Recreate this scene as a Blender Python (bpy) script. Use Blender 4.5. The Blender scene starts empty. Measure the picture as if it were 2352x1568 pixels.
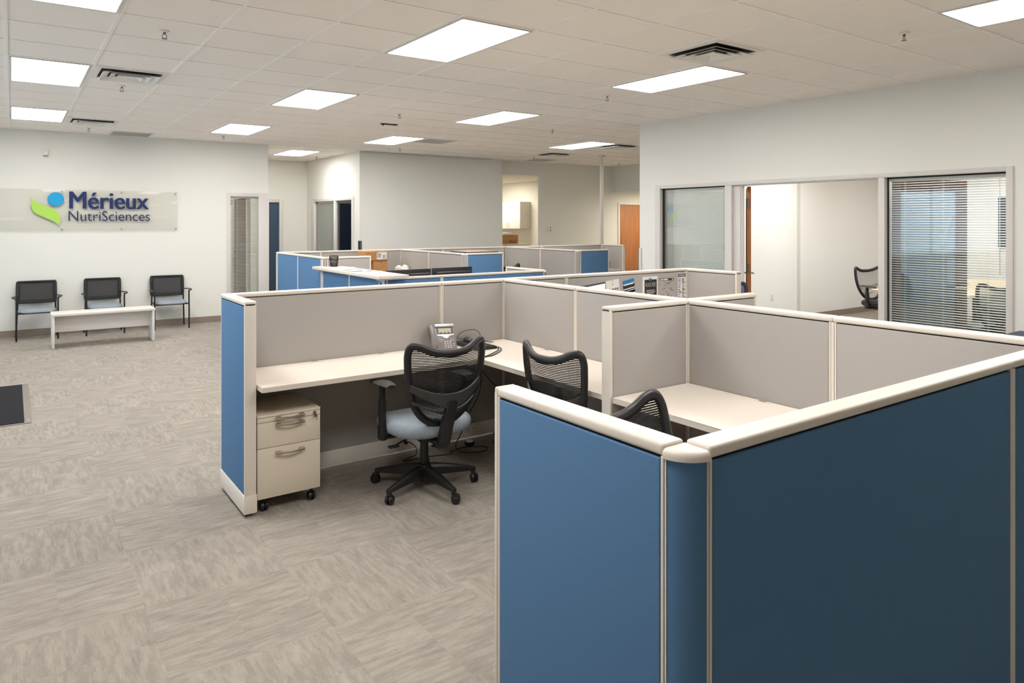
import bpy, bmesh, math, random
from mathutils import Vector, Matrix
random.seed(7)
D = bpy.data; SC = bpy.context.scene; COL = SC.collection
R = math.radians; PI = math.pi

# ------------------------------------------------------------------ camera
CAM_H = 1.672
cd = D.cameras.new('camera'); cam = D.objects.new('camera', cd); COL.objects.link(cam)
cd.sensor_fit = 'HORIZONTAL'; cd.sensor_width = 36.0
cd.lens = 1620.0 / 2352.0 * 36.0
cd.shift_y = -(784 - 509.2) / 2352.0
cd.clip_start = 0.05; cd.clip_end = 200
cam.location = (0, 0, CAM_H)
cam.rotation_euler = (R(90), 0, R(-35.34))
SC.camera = cam
# ------------------------------------------------------------------ exposure, world
SC.view_settings.view_transform = 'Standard'
SC.view_settings.look = 'None'
SC.view_settings.exposure = 0.0
SC.view_settings.gamma = 1.0
SC.view_settings.use_curve_mapping = False
LIGHT = 21.0            # radiance of the office troffers
world = D.worlds.new('world'); SC.world = world; world.use_nodes = True
bg = world.node_tree.nodes['Background']
bg.inputs[0].default_value = (0.72, 0.85, 1.0, 1); bg.inputs[1].default_value = 3.4
SC.cycles.max_bounces = 10; SC.cycles.diffuse_bounces = 4; SC.cycles.glossy_bounces = 3
SC.cycles.transparent_max_bounces = 24
SC.cycles.sample_clamp_indirect = 6.0

# ------------------------------------------------------------------ materials
def lin(c):
    r = []
    for v in c[:3]:
        v = v / 255.0
        r.append(v / 12.92 if v <= 0.04045 else ((v + 0.055) / 1.055) ** 2.4)
    return (r[0], r[1], r[2], 1.0)
MATS = {}
def mat(name, rgb, rough=0.6, metal=0.0, spec=0.5, noise=0.0, nscale=60.0, bump=0.0, bscale=400.0, emit=None, coat=0.0):
    m = D.materials.new(name); m.use_nodes = True; nt = m.node_tree; b = nt.nodes['Principled BSDF']
    c = lin(rgb)
    b.inputs['Base Color'].default_value = c
    b.inputs['Roughness'].default_value = rough
    b.inputs['Metallic'].default_value = metal
    b.inputs['Specular IOR Level'].default_value = spec
    b.inputs['Coat Weight'].default_value = coat
    tc = nt.nodes.new('ShaderNodeTexCoord')
    if noise > 0:
        n = nt.nodes.new('ShaderNodeTexNoise'); n.inputs['Scale'].default_value = nscale; n.inputs['Detail'].default_value = 3
        nt.links.new(tc.outputs['Object'], n.inputs['Vector'])
        mr = nt.nodes.new('ShaderNodeMapRange')
        mr.inputs['From Min'].default_value = 0.3; mr.inputs['From Max'].default_value = 0.7
        mr.inputs['To Min'].default_value = 1 - noise; mr.inputs['To Max'].default_value = 1 + noise
        nt.links.new(n.outputs['Fac'], mr.inputs['Value'])
        vm = nt.nodes.new('ShaderNodeVectorMath'); vm.operation = 'SCALE'
        vm.inputs[0].default_value = c[:3]
        nt.links.new(mr.outputs['Result'], vm.inputs['Scale'])
        nt.links.new(vm.outputs['Vector'], b.inputs['Base Color'])
    if bump > 0:
        n2 = nt.nodes.new('ShaderNodeTexNoise'); n2.inputs['Scale'].default_value = bscale; n2.inputs['Detail'].default_value = 2
        nt.links.new(tc.outputs['Object'], n2.inputs['Vector'])
        bp = nt.nodes.new('ShaderNodeBump'); bp.inputs['Strength'].default_value = bump; bp.inputs['Distance'].default_value = 0.002
        nt.links.new(n2.outputs['Fac'], bp.inputs['Height']); nt.links.new(bp.outputs['Normal'], b.inputs['Normal'])
    if emit:
        b.inputs['Emission Color'].default_value = (emit[0], emit[1], emit[2], 1); b.inputs['Emission Strength'].default_value = emit[3]
    MATS[name] = m
    return m
def glass(name, tint=(1, 1, 1), refl=0.08, rough=0.0):
    m = D.materials.new(name); m.use_nodes = True; nt = m.node_tree; nt.nodes.clear()
    o = nt.nodes.new('ShaderNodeOutputMaterial'); mx = nt.nodes.new('ShaderNodeMixShader')
    t = nt.nodes.new('ShaderNodeBsdfTransparent'); t.inputs[0].default_value = (*tint, 1)
    g = nt.nodes.new('ShaderNodeBsdfGlossy'); g.inputs['Roughness'].default_value = rough
    fr = nt.nodes.new('ShaderNodeFresnel'); fr.inputs[0].default_value = 1.5
    mu = nt.nodes.new('ShaderNodeMath'); mu.operation = 'MULTIPLY'; mu.inputs[1].default_value = refl / 0.04
    nt.links.new(fr.outputs[0], mu.inputs[0]); nt.links.new(mu.outputs[0], mx.inputs[0])
    nt.links.new(t.outputs[0], mx.inputs[1]); nt.links.new(g.outputs[0], mx.inputs[2]); nt.links.new(mx.outputs[0], o.inputs[0])
    return m

M_wall = mat('wall_paint', (231, 229, 221), 0.75, spec=0.25, bump=0.05, bscale=250)
M_wallwhite = mat('white_wall_panel', (240, 238, 232), 0.6, spec=0.3)
M_stripe = mat('wall_joint_strip', (212, 211, 200), 0.6)
M_ceil = mat('ceiling_tile', (251, 244, 235), 0.95, spec=0.05, noise=0.02, nscale=220, bump=0.25, bscale=180)
M_tbar = mat('ceiling_grid_paint', (250, 246, 240), 0.5)
M_base = mat('rubber_cove_base', (142, 127, 114), 0.55)
M_trim = mat('panel_trim_paint', (230, 221, 209), 0.38, spec=0.5)
M_gap = mat('dark_gap', (40, 36, 32), 0.8)
M_black = mat('black_plastic', (30, 29, 30), 0.42, bump=0.04, bscale=500)
M_blackmetal = mat('black_tube_steel', (16, 15, 15), 0.35)
M_slate = mat('charcoal_plastic', (58, 56, 55), 0.45)
M_seat = mat('blue_grey_seat_fabric', (148, 157, 165), 0.95, spec=0.1, noise=0.16, nscale=130, bump=0.5, bscale=350)
M_blue = mat('blue_panel_fabric', (90, 127, 165), 0.9, spec=0.15, noise=0.06, nscale=420, bump=0.35, bscale=600)
M_grey = mat('grey_panel_fabric', (173, 168, 163), 0.92, spec=0.1, noise=0.025, nscale=500, bump=0.2, bscale=700)
M_top = mat('worktop_laminate', (228, 217, 204), 0.38, spec=0.45, noise=0.01, nscale=30)
M_ped = mat('pedestal_paint', (226, 214, 194), 0.42)
M_chrome = mat('satin_nickel', (200, 190, 178), 0.3, metal=1.0)
M_alu = mat('window_frame_aluminium', (214, 209, 203), 0.45, spec=0.4)
M_steel = mat('brushed_steel', (120, 117, 110), 0.4, metal=0.8)
M_blind = mat('blind_slat', (238, 239, 232), 0.55)
M_white = mat('white_plastic', (236, 233, 226), 0.5)
M_paper = mat('paper', (240, 238, 234), 0.8)
M_ink = mat('ink', (42, 40, 44), 0.8)
M_inkblue = mat('blue_ink', (30, 130, 190), 0.7)
M_inkgrey = mat('grey_newsprint', (176, 170, 164), 0.85, noise=0.1, nscale=300)
M_brownink = mat('brown_ink', (110, 80, 68), 0.8)
M_lam = mat('bench_laminate', (222, 216, 209), 0.5, noise=0.02, nscale=60)
M_card = mat('cardboard', (188, 138, 88), 0.85, noise=0.04, nscale=30)
M_tape = mat('packing_tape', (170, 120, 72), 0.4)
M_phone = mat('phone_grey', (108, 102, 98), 0.4)
M_phonelt = mat('phone_silver', (190, 190, 196), 0.3, metal=0.4)
M_lcd = mat('phone_display', (158, 150, 116), 0.3)
M_key = mat('phone_key', (176, 172, 166), 0.4)
M_screen = mat('monitor_screen', (230, 232, 235), 0.3, emit=(0.85, 0.9, 1.0, 0.55))
M_tv = mat('tv_screen', (24, 27, 30), 0.15)
M_navysign = mat('sign_navy', (4, 34, 94), 0.4)
M_navythin = mat('sign_navy_thin', (22, 30, 82), 0.4)
M_cyan = mat('sign_cyan', (0, 158, 214), 0.4)
M_green = mat('sign_green', (172, 216, 88), 0.4)
M_navy = mat('navy_laminate', (44, 60, 92), 0.5)
M_peach = mat('pale_wood_top', (222, 190, 160), 0.5)
M_mat = mat('entrance_mat', (44, 44, 47), 0.95, spec=0.1, noise=0.12, nscale=60, bump=0.8, bscale=220)
M_matedge = mat('mat_rubber_edge', (128, 120, 110), 0.5)
M_darkroomdoor = mat('dark_room_in_door_glass', (54, 74, 98), 0.4)  # darkness of the room behind the glass is put into this blue
M_doorblind = mat('door_blind_slat', (150, 164, 170), 0.5)
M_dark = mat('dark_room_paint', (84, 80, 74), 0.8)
M_navyfab = mat('navy_fabric', (38, 50, 74), 0.8)
M_tan = mat('light_mesh_fabric', (150, 146, 138), 0.8, noise=0.15, nscale=250)
M_maple = mat('maple_tabletop', (226, 200, 166), 0.4, noise=0.03, nscale=8)
M_green2 = mat('exterior_grass', (90, 100, 70), 0.9)
M_asph = mat('exterior_asphalt', (120, 122, 128), 0.9)
M_brick = mat('exterior_wall', (150, 160, 178), 0.9)
M_carwhite = mat('car_paint_white', (240, 242, 246), 0.3, coat=0.5)
M_carglass = mat('car_glass', (40, 48, 58), 0.1)
M_glass = glass('window_glass', (0.97, 0.985, 0.98), 0.025)
M_doorglass = glass('door_lite_glass', (0.66, 0.72, 0.74), 0.06)
M_acrylic = glass('acrylic_sheet', (0.975, 0.975, 0.965), 0.012, 0.08)
M_tinted = glass('dim_glass', (0.55, 0.58, 0.58), 0.06)

def wood(name, a, b, sc=(22, 22, 1.4)):
    m = D.materials.new(name); m.use_nodes = True; nt = m.node_tree; p = nt.nodes['Principled BSDF']
    tc = nt.nodes.new('ShaderNodeTexCoord'); mp = nt.nodes.new('ShaderNodeMapping'); mp.inputs['Scale'].default_value = sc
    n = nt.nodes.new('ShaderNodeTexNoise'); n.inputs['Scale'].default_value = 2.2; n.inputs['Detail'].default_value = 6
    cr = nt.nodes.new('ShaderNodeValToRGB'); cr.color_ramp.elements[0].color = lin(a); cr.color_ramp.elements[1].color = lin(b)
    cr.color_ramp.elements[0].position = 0.35; cr.color_ramp.elements[1].position = 0.65
    nt.links.new(tc.outputs['Object'], mp.inputs[0]); nt.links.new(mp.outputs[0], n.inputs['Vector'])
    nt.links.new(n.outputs['Fac'], cr.inputs[0]); nt.links.new(cr.outputs[0], p.inputs['Base Color'])
    p.inputs['Roughness'].default_value = 0.4
    return m
M_wood = wood('cherry_veneer', (150, 92, 48), (172, 110, 62))
M_brown = wood('walnut_panel', (74, 47, 34), (92, 60, 42))

def carpet():
    m = D.materials.new('carpet_tile'); m.use_nodes = True; nt = m.node_tree; p = nt.nodes['Principled BSDF']
    N = nt.nodes.new; L = nt.links.new
    tc = N('ShaderNodeTexCoord')
    # 0.61 m tiles laid quarter-turned: checker picks the pile direction
    ck = N('ShaderNodeTexChecker'); ck.inputs['Scale'].default_value = 1.0
    ck.inputs['Color1'].default_value = (0, 0, 0, 1); ck.inputs['Color2'].default_value = (1, 1, 1, 1)
    mpc = N('ShaderNodeMapping'); mpc.inputs['Scale'].default_value = (1 / 0.61, 1 / 0.61, 1); mpc.inputs['Location'].default_value = (0.23, 0.41, 0.5)
    L(tc.outputs['Object'], mpc.inputs[0]); L(mpc.outputs[0], ck.inputs['Vector'])
    # per tile offset
    vr = N('ShaderNodeTexVoronoi'); vr.feature = 'F1'; vr.distance = 'CHEBYCHEV'; vr.inputs['Randomness'].default_value = 0.0; vr.inputs['Scale'].default_value = 1.0
    L(mpc.outputs[0], vr.inputs['Vector'])
    off = N('ShaderNodeVectorMath'); off.operation = 'SCALE'; off.inputs['Scale'].default_value = 13.0
    L(vr.outputs['Color'], off.inputs[0])
    def streak(sx, sy, scale, detail):
        mp = N('ShaderNodeMapping'); mp.inputs['Scale'].default_value = (sx, sy, 1)
        ad = N('ShaderNodeVectorMath'); ad.operation = 'ADD'
        L(tc.outputs['Object'], mp.inputs[0]); L(mp.outputs[0], ad.inputs[0]); L(off.outputs[0], ad.inputs[1])
        n = N('ShaderNodeTexNoise'); n.inputs['Scale'].default_value = scale; n.inputs['Detail'].default_value = detail; n.inputs['Roughness'].default_value = 0.72
        L(ad.outputs[0], n.inputs['Vector']); return n.outputs['Fac']
    def pick(a, b):
        mx = N('ShaderNodeMix'); mx.data_type = 'FLOAT'
        L(ck.outputs['Fac'], mx.inputs[0]); L(a, mx.inputs[2]); L(b, mx.inputs[3]); return mx.outputs[0]
    s1 = pick(streak(3.5, 14, 1.0, 5.0), streak(14, 3.5, 1.0, 5.0))
    def dash(along_x):
        # tufted rows: position across the rows is snapped, so every row carries its own run of light and dark yarn
        sn = N('ShaderNodeVectorMath'); sn.operation = 'SNAP'; sn.inputs[1].default_value = (.004, .0085, 1) if along_x else (.0085, .004, 1)
        mp = N('ShaderNodeMapping'); mp.inputs['Scale'].default_value = (7, 46, 1) if along_x else (46, 7, 1)
        ad = N('ShaderNodeVectorMath'); ad.operation = 'ADD'
        L(tc.outputs['Object'], sn.inputs[0]); L(sn.outputs[0], mp.inputs[0]); L(mp.outputs[0], ad.inputs[0]); L(off.outputs[0], ad.inputs[1])
        n = N('ShaderNodeTexNoise'); n.inputs['Scale'].default_value = 1.0; n.inputs['Detail'].default_value = 3.0; n.inputs['Roughness'].default_value = .6
        L(ad.outputs[0], n.inputs['Vector'])
        mr_ = N('ShaderNodeMapRange'); mr_.inputs['From Min'].default_value = .42; mr_.inputs['From Max'].default_value = .58
        mr_.inputs['To Min'].default_value = .32; mr_.inputs['To Max'].default_value = .68; L(n.outputs['Fac'], mr_.inputs['Value'])
        return mr_.outputs['Result']
    s2 = pick(dash(True), dash(False))
    s3n = N('ShaderNodeTexNoise'); s3n.inputs['Scale'].default_value = 330; s3n.inputs['Detail'].default_value = 2
    L(tc.outputs['Object'], s3n.inputs['Vector'])
    a = N('ShaderNodeMath'); a.operation = 'MULTIPLY_ADD'; a.inputs[1].default_value = 0.60; L(s1, a.inputs[0])
    b = N('ShaderNodeMath'); b.operation = 'MULTIPLY'; b.inputs[1].default_value = 0.40; L(s2, b.inputs[0]); L(b.outputs[0], a.inputs[2])
    cr = N('ShaderNodeValToRGB'); e = cr.color_ramp.elements
    e[0].position = 0.33; e[0].color = lin((143, 136, 128)); e[1].position = 0.68; e[1].color = lin((173, 165, 154))
    mid = e.new(0.5); mid.color = lin((158, 150, 141))
    L(a.outputs[0], cr.inputs[0])
    mr = N('ShaderNodeMapRange'); mr.inputs['From Min'].default_value = 0.3; mr.inputs['From Max'].default_value = 0.7
    mr.inputs['To Min'].default_value = 0.74; mr.inputs['To Max'].default_value = 1.24; L(s3n.outputs['Fac'], mr.inputs['Value'])
    vm = N('ShaderNodeVectorMath'); vm.operation = 'SCALE'; L(cr.outputs[0], vm.inputs[0]); L(mr.outputs[0], vm.inputs['Scale'])
    L(vm.outputs[0], p.inputs['Base Color']); p.inputs['Roughness'].default_value = 1.0; p.inputs['Specular IOR Level'].default_value = 0.05
    bp = N('ShaderNodeBump'); bp.inputs['Strength'].default_value = 0.5; bp.inputs['Distance'].default_value = 0.003
    L(s3n.outputs['Fac'], bp.inputs['Height']); L(bp.outputs[0], p.inputs['Normal'])
    return m
M_carpet = carpet()
def lamp_mat(name, col, s):
    m = D.materials.new(name); m.use_nodes = True; p = m.node_tree.nodes['Principled BSDF']
    p.inputs['Base Color'].default_value = (0.8, 0.8, 0.8, 1)
    p.inputs['Emission Color'].default_value = (*col, 1); p.inputs['Emission Strength'].default_value = s
    return m
M_lamp = lamp_mat('troffer_lens', (1.0, 0.985, 0.965), LIGHT)
M_lampwarm = lamp_mat('warm_lens', (1.0, 0.92, 0.76), LIGHT * 1.5)
M_lampoffice = lamp_mat('office_lens', (1.0, 0.99, 0.97), LIGHT * 0.95)
M_fillback = lamp_mat('back_room_fill_lens', (1.0, 0.95, 0.85), LIGHT * 0.12)
M_fillsign = lamp_mat('sign_room_fill_lens', (1.0, 0.97, 0.92), LIGHT * 1.0)

# ------------------------------------------------------------------ mesh builder
class MB:
    def __init__(s): s.bm = bmesh.new()
    def box(s, x0, x1, y0, y1, z0, z1, bev=0.0, seg=2, M=None):
        x0, x1 = min(x0, x1), max(x0, x1); y0, y1 = min(y0, y1), max(y0, y1); z0, z1 = min(z0, z1), max(z0, z1)
        r = bmesh.ops.create_cube(s.bm, size=1.0); vs = r['verts']
        for v in vs:
            v.co = Vector(((x0 + x1) / 2 + v.co.x * (x1 - x0), (y0 + y1) / 2 + v.co.y * (y1 - y0), (z0 + z1) / 2 + v.co.z * (z1 - z0)))
        if bev > 0:
            bev = min(bev, 0.49 * min(x1 - x0, y1 - y0, z1 - z0))
            es = list({e for v in vs for e in v.link_edges})
            rr = bmesh.ops.bevel(s.bm, geom=es, offset=bev, segments=seg, profile=0.5, affect='EDGES')
            vs = list({v for f in rr['faces'] for v in f.verts} | {v for v in vs if v.is_valid})
        if M is not None:
            for v in vs: v.co = M @ v.co
        return s
    def ring(s, pts):
        return [s.bm.verts.new(p) for p in pts]
    def loft(s, rings, closed=True, caps=True):
        rs = [s.ring(r) for r in rings]; n = len(rs[0])
        for a, b in zip(rs[:-1], rs[1:]):
            for i in range(n if closed else n - 1):
                j = (i + 1) % n
                try: s.bm.faces.new((a[i], a[j], b[j], b[i]))
                except ValueError: pass
        if caps and closed:
            s.bm.faces.new(list(reversed(rs[0]))); s.bm.faces.new(rs[-1])
        return rs
    def cyl(s, p0, p1, r0, r1=None, n=16):
        r1 = r0 if r1 is None else r1
        p0 = Vector(p0); p1 = Vector(p1); d = (p1 - p0).normalized()
        a = d.orthogonal().normalized(); b = d.cross(a)
        s.loft([[p + (a * math.cos(2 * PI * i / n) + b * math.sin(2 * PI * i / n)) * r for i in range(n)] for p, r in ((p0, r0), (p1, r1))])
        return s
    def tube(s, pts, r, n=8, closed=False, smooth=0, flat=None):
        """flat=(ry) -> elliptical: r along local 'a', flat along binormal-ish"""
        pts = [Vector(p) for p in pts]
        if smooth: pts = catmull(pts, smooth, closed)
        m = len(pts); rings = []
        t0 = (pts[1] - pts[0]).normalized()
        a = t0.orthogonal().normalized() if flat is None else flat[1] - t0 * flat[1].dot(t0)
        a.normalize()
        for i, p in enumerate(pts):
            q0 = pts[(i - 1) % m] if (closed or i > 0) else p; q1 = pts[(i + 1) % m] if (closed or i < m - 1) else p
            t = (q1 - q0).normalized()
            if flat is None:
                a = (a - t * a.dot(t)).normalized()
            else:
                a = (flat[1] - t * flat[1].dot(t)).normalized()
            b = t.cross(a)
            rr = r[i] if isinstance(r, (list, tuple)) else r
            ra = rr if flat is None else flat[0]
            rings.append([p + a * math.cos(2 * PI * k / n) * ra + b * math.sin(2 * PI * k / n) * rr for k in range(n)])
        if closed: rings.append(rings[0])
        if closed:
            rs = [s.ring(x) for x in rings[:-1]]; rs.append(rs[0])
            for A, B in zip(rs[:-1], rs[1:]):
                for k in range(n):
                    j = (k + 1) % n; s.bm.faces.new((A[k], A[j], B[j], B[k]))
        else:
            s.loft(rings)
        return s
    def lathe(s, prof, c=(0, 0, 0), n=24, M=None):
        c = Vector(c); rings = []
        for r, z in prof:
            r = max(r, 1e-4)
            ring = [c + Vector((r * math.cos(2 * PI * i / n), r * math.sin(2 * PI * i / n), z)) for i in range(n)]
            if M is not None: ring = [M @ p for p in ring]
            rings.append(ring)
        s.loft(rings); return s
    def prism(s, poly, plane, a, b, M=None):
        """poly: list of 2d pts; plane 'xz' extrudes along y from a to b, 'yz' along x, 'xy' along z"""
        def P(u, v, w):
            p = {'xz': Vector((u, w, v)), 'yz': Vector((w, u, v)), 'xy': Vector((u, v, w))}[plane]
            return M @ p if M is not None else p
        s.loft([[P(u, v, a) for u, v in poly], [P(u, v, b) for u, v in poly]]); return s
    def build(s, name, m, parent=None, smooth=True, ang=35, origin=None):
        bmesh.ops.recalc_face_normals(s.bm, faces=s.bm.faces[:])
        me = D.meshes.new(name)
        org = Vector((0, 0, 0))
        if parent is not None and parent.get('_o') is not None: org = Vector(parent['_o'])
        elif origin is not None: org = Vector(origin)
        for v in s.bm.verts: v.co -= org
        s.bm.to_mesh(me); s.bm.free()
        me.materials.append(m)
        if smooth:
            me.polygons.foreach_set('use_smooth', [True] * len(me.polygons))
            me.set_sharp_from_angle(angle=R(ang))
        o = D.objects.new(name, me); COL.objects.link(o)
        if parent is not None: o.parent = parent; o['_o'] = tuple(org)
        else: o.location = org
        return o
def catmull(P, k, closed=False):
    n = len(P); out = []
    rng = range(n) if closed else range(n - 1)
    for i in rng:
        p0 = P[(i - 1) % n] if (closed or i > 0) else P[i]; p1 = P[i]; p2 = P[(i + 1) % n]
        p3 = P[(i + 2) % n] if (closed or i + 2 < n) else p2
        for j in range(k):
            t = j / k
            out.append(0.5 * ((2 * p1) + (-p0 + p2) * t + (2 * p0 - 5 * p1 + 4 * p2 - p3) * t * t + (-p0 + 3 * p1 - 3 * p2 + p3) * t ** 3))
    if not closed: out.append(P[-1].copy())
    return out
def thing(name, label, cat, loc=(0, 0, 0), group=None, kind=None):
    o = D.objects.new(name, None); COL.objects.link(o); o.location = loc; o.empty_display_size = 0.1
    o['label'] = label; o['category'] = cat; o['_o'] = tuple(loc)
    if group: o['group'] = group
    if kind: o['kind'] = kind
    return o
def tag(o, label, cat, group=None):
    o['label'] = label; o['category'] = cat
    if group: o['group'] = group
    return o
def struct(name, mb, m, label=None, **k):
    o = mb.build(name, m, **k); o['kind'] = 'structure'
    if label: o['label'] = label
    return o
def dup(root, loc=None, rz=None, label=None, group=None):
    r = root.copy(); COL.objects.link(r)
    if loc is not None: r.location = loc
    if rz is not None: r.rotation_euler = (0, 0, rz)
    if label: r['label'] = label
    if group: r['group'] = group
    def rec(src, dst):
        for ch in list(src.children):
            c = ch.copy(); COL.objects.link(c); c.parent = dst; rec(ch, c)
    rec(root, r)
    return r
def text_into(mb, s, box, plane_y, depth, facing=-1, bold=0.0, shear=0.0, axis='y'):
    """extruded lettering fitted into box=(x0,x1,z0,z1) on the plane y=plane_y (axis 'y')"""
    cu = D.curves.new('t', 'FONT'); cu.body = s; cu.extrude = depth / 2; cu.offset = bold; cu.shear = shear; cu.resolution_u = 4
    o = D.objects.new('t', cu); COL.objects.link(o)
    bpy.context.view_layer.update()
    me = D.meshes.new_from_object(o.evaluated_get(bpy.context.evaluated_depsgraph_get()))
    xs = [v.co.x for v in me.vertices]; ys = [v.co.y for v in me.vertices]
    if xs:
        x0, x1, z0, z1 = box; ax, bx, ay, by = min(xs), max(xs), min(ys), max(ys)
        for v in me.vertices:
            u = (v.co.x - ax) / (bx - ax); w = (v.co.y - ay) / (by - ay)
            v.co = Vector((x0 + u * (x1 - x0), plane_y + facing * v.co.z, z0 + w * (z1 - z0)))
        mb.bm.from_mesh(me)
    D.objects.remove(o); D.curves.remove(cu); D.meshes.remove(me)

CEIL = 3.022; G = 0.6096; GX0 = -0.035; GY0 = 5.18
gx = lambda i: GX0 + G * i
gy = lambda j: GY0 + G * j

# ------------------------------------------------------------------ room shell
XW, YS, XE = -3.2, -2.6, 13.5
fl = MB().box(XW - .1, 14.2, YS - .1, 17.6, -0.1, 0.0); struct('floor', fl, M_carpet, smooth=False)
ce = MB().box(XW - .1, 7.2, YS - .1, 15.6, CEIL, CEIL + 0.1).box(7.2, 12.2, 6.9, 12.9, CEIL, CEIL + 0.1)
struct('ceiling', ce, M_ceil, smooth=False)
# T-bar grid hung just below the tiles
tb = MB()
def clipx(x): return (YS, 15.57) if 3.7 < x < 5.4 else ((YS, 12.62) if x < 7.14 else (6.99, 12.75))
i = -5
while gx(i) < 12.1:
    if gx(i) > XW:
        a, b = clipx(gx(i)); tb.box(gx(i) - .012, gx(i) + .012, a, b, CEIL - .005, CEIL + .001)
    i += 1
j = -12
while gy(j) < 15.5:
    y = gy(j)
    if y > YS:
        a = XW if y < 12.5 else 3.65; b = (7.14 if y < 6.99 else 12.1) if y < 12.6 else 5.4
        tb.box(a, b, y - .012, y + .012, CEIL - .0052, CEIL + .001)
    j += 1
struct('trim_1', tb, M_tbar, smooth=False)

def wallbox(name, boxes, m=M_wall):
    mb = MB()
    for b in boxes: mb.box(*b)
    return struct(name, mb, m, smooth=False)
H = CEIL
T = 0.12
# sign wall (north), with window opening x 3.0..3.5, z 0.08..2.12
wallbox('wall_north', [(XW, 2.985, 12.51, 12.63, 0, H), (3.5, 3.65, 12.51, 12.63, 0, H), (2.985, 3.5, 12.51, 12.63, 2.115, H), (2.985, 3.5, 12.51, 12.63, 0, .1)])
# recess
wallbox('wall_recess_west', [(3.6, 3.65, 12.63, 13.4, 0, H), (3.6, 3.65, 15.05, 15.57, 0, H), (3.6, 3.65, 13.4, 15.05, 2.12, H)])
wallbox('wall_recess_north', [(3.6, 3.9, 15.57, 15.69, 0, H), (4.79, 5.52, 15.57, 15.69, 0, H), (3.9, 4.79, 15.57, 15.69, 2.10, H)])
wallbox('wall_recess_east', [(5.4, 5.52, 12.75, 12.93, 0, H), (5.4, 5.52, 15.08, 15.57, 0, H), (5.4, 5.52, 12.93, 15.08, 2.115, H), (5.4, 5.52, 12.93, 15.08, 0, .1)])
wallbox('wall_middle', [(5.4, 8.70, 12.63, 12.75, 0, H)])
wallbox('wall_north_east', [(8.58, 8.70, 12.75, 12.87, 0, H), (9.857, 12.28, 12.75, 12.87, 0, H), (8.70, 9.857, 12.75, 12.87, 2.728, H),
                            (12.28, 13.3, 12.75, 12.87, 2.13, H), (13.3, 13.62, 12.75, 12.87, 0, H)])
wallbox('wall_east', [(13.5, 13.62, 6.99, 12.75, 0, H)])
wallbox('wall_soffit', [(12.12, 13.5, 6.99, 12.75, 2.395, H)])
# office front wall (right side of the picture)
wallbox('wall_right', [(7.14, 7.26, YS, 2.49, 0, H), (7.14, 7.26, 6.69, 6.99, 0, H), (7.14, 7.26, 2.49, 6.69, 2.16, H)])
wallbox('wall_office_north', [(7.26, 14.02, 6.92, 6.99, 0, H)], M_wallwhite)
wallbox('wall_office_south', [(7.26, 7.45, 0.4, 0.5, 0, H), (10.9, 14.02, 0.4, 0.5, 0, H), (7.45, 10.9, 0.4, 0.5, 0, .5), (7.45, 10.9, 0.4, 0.5, 2.4, H)], M_wallwhite)
wallbox('wall_office_east', [(13.9, 14.02, 0.5, 6.92, 0, H)], M_wallwhite)
struct('ceiling_office', MB().box(7.26, 14.02, 0.4, 6.92, 2.75, 2.85), M_ceil, smooth=False)
struct('trim_2', MB().box(10.80, 10.88, 6.912, 6.92, 0, 2.75), M_stripe, smooth=False)
# south and west of the open office
wallbox('wall_south', [(XW - .1, 7.26, YS - .1, YS, 0, H)])
wallbox('wall_west', [(XW - .1, XW, YS, 4.4, 0, H), (XW - .1, XW, 11.2, 12.63, 0, H), (XW - .1, XW, 4.4, 11.2, 2.5, H)])
w = thing('window_1', 'aluminium storefront glazing', 'window', (XW, 7.8, 0), kind='structure')
f = MB()
for y in (4.4, 6.1, 7.8, 9.5, 11.15): f.box(XW - .08, XW - .02, y, y + .05, 0, 2.5)
f.box(XW - .08, XW - .02, 4.4, 11.2, 2.45, 2.5).box(XW - .08, XW - .02, 4.4, 11.2, 0, .08)
f.build('window_frame', M_alu, w); MB().box(XW - .055, XW - .049, 4.4, 11.2, .08, 2.45).build('pane', M_glass, w)
# kitchenette beyond the opening
wallbox('wall_kitchen_east', [(11.25, 11.35, 12.87, 17.4, 0, 2.75)]); wallbox('wall_kitchen_north', [(8.4, 11.35, 17.4, 17.5, 0, 2.75)])
wallbox('wall_kitchen_west', [(8.4, 8.5, 12.87, 17.4, 0, 2.75)]); struct('ceiling_kitchen', MB().box(8.4, 11.35, 12.87, 17.5, 2.75, 2.85), M_ceil, smooth=False)
struct('floor_kitchen', MB().box(8.4, 11.35, 12.87, 17.5, 0.0, 0.004), M_base, smooth=False)
# closed rooms behind glazing
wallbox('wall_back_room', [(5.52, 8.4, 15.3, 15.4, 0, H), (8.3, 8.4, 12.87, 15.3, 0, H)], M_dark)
struct('ceiling_back_room', MB().box(5.4, 8.4, 12.6, 15.7, H, H + .1), M_ceil, smooth=False)
wallbox('wall_west_room', [(0.4, 3.6, 16.2, 16.3, 0, H), (0.3, 0.4, 12.63, 16.3, 0, H)]); struct('ceiling_west_room', MB().box(0.3, 3.65, 12.63, 16.3, H + .002, H + .1), M_ceil, smooth=False)
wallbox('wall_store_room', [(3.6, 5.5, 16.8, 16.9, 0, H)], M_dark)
# cove base
def base(name, x0, y0, x1, y1, t=.01, z=0.1):
    mb = MB().box(min(x0, x1), max(x0, x1), min(y0, y1), max(y0, y1), 0, z).box(min(x0, x1) - (.006 if x0 != x1 and abs(x1 - x0) < .05 else 0), max(x0, x1), min(y0, y1) - (.006 if abs(y1 - y0) < .05 else 0), max(y0, y1), 0, .012)
    return struct(name, mb, M_base, smooth=False)
base('baseboard_north', XW, 12.5, 2.965, 12.51)
base('baseboard_middle', 5.4, 12.62, 8.70, 12.63)
base('baseboard_north_east', 9.857, 12.74, 12.24, 12.75)
base('baseboard_right', 7.13, YS, 7.14, 2.44)
base('baseboard_office', 7.26, 6.91, 13.86, 6.92)
base('baseboard_recess', 3.65, 15.56, 5.4, 15.57)
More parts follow.
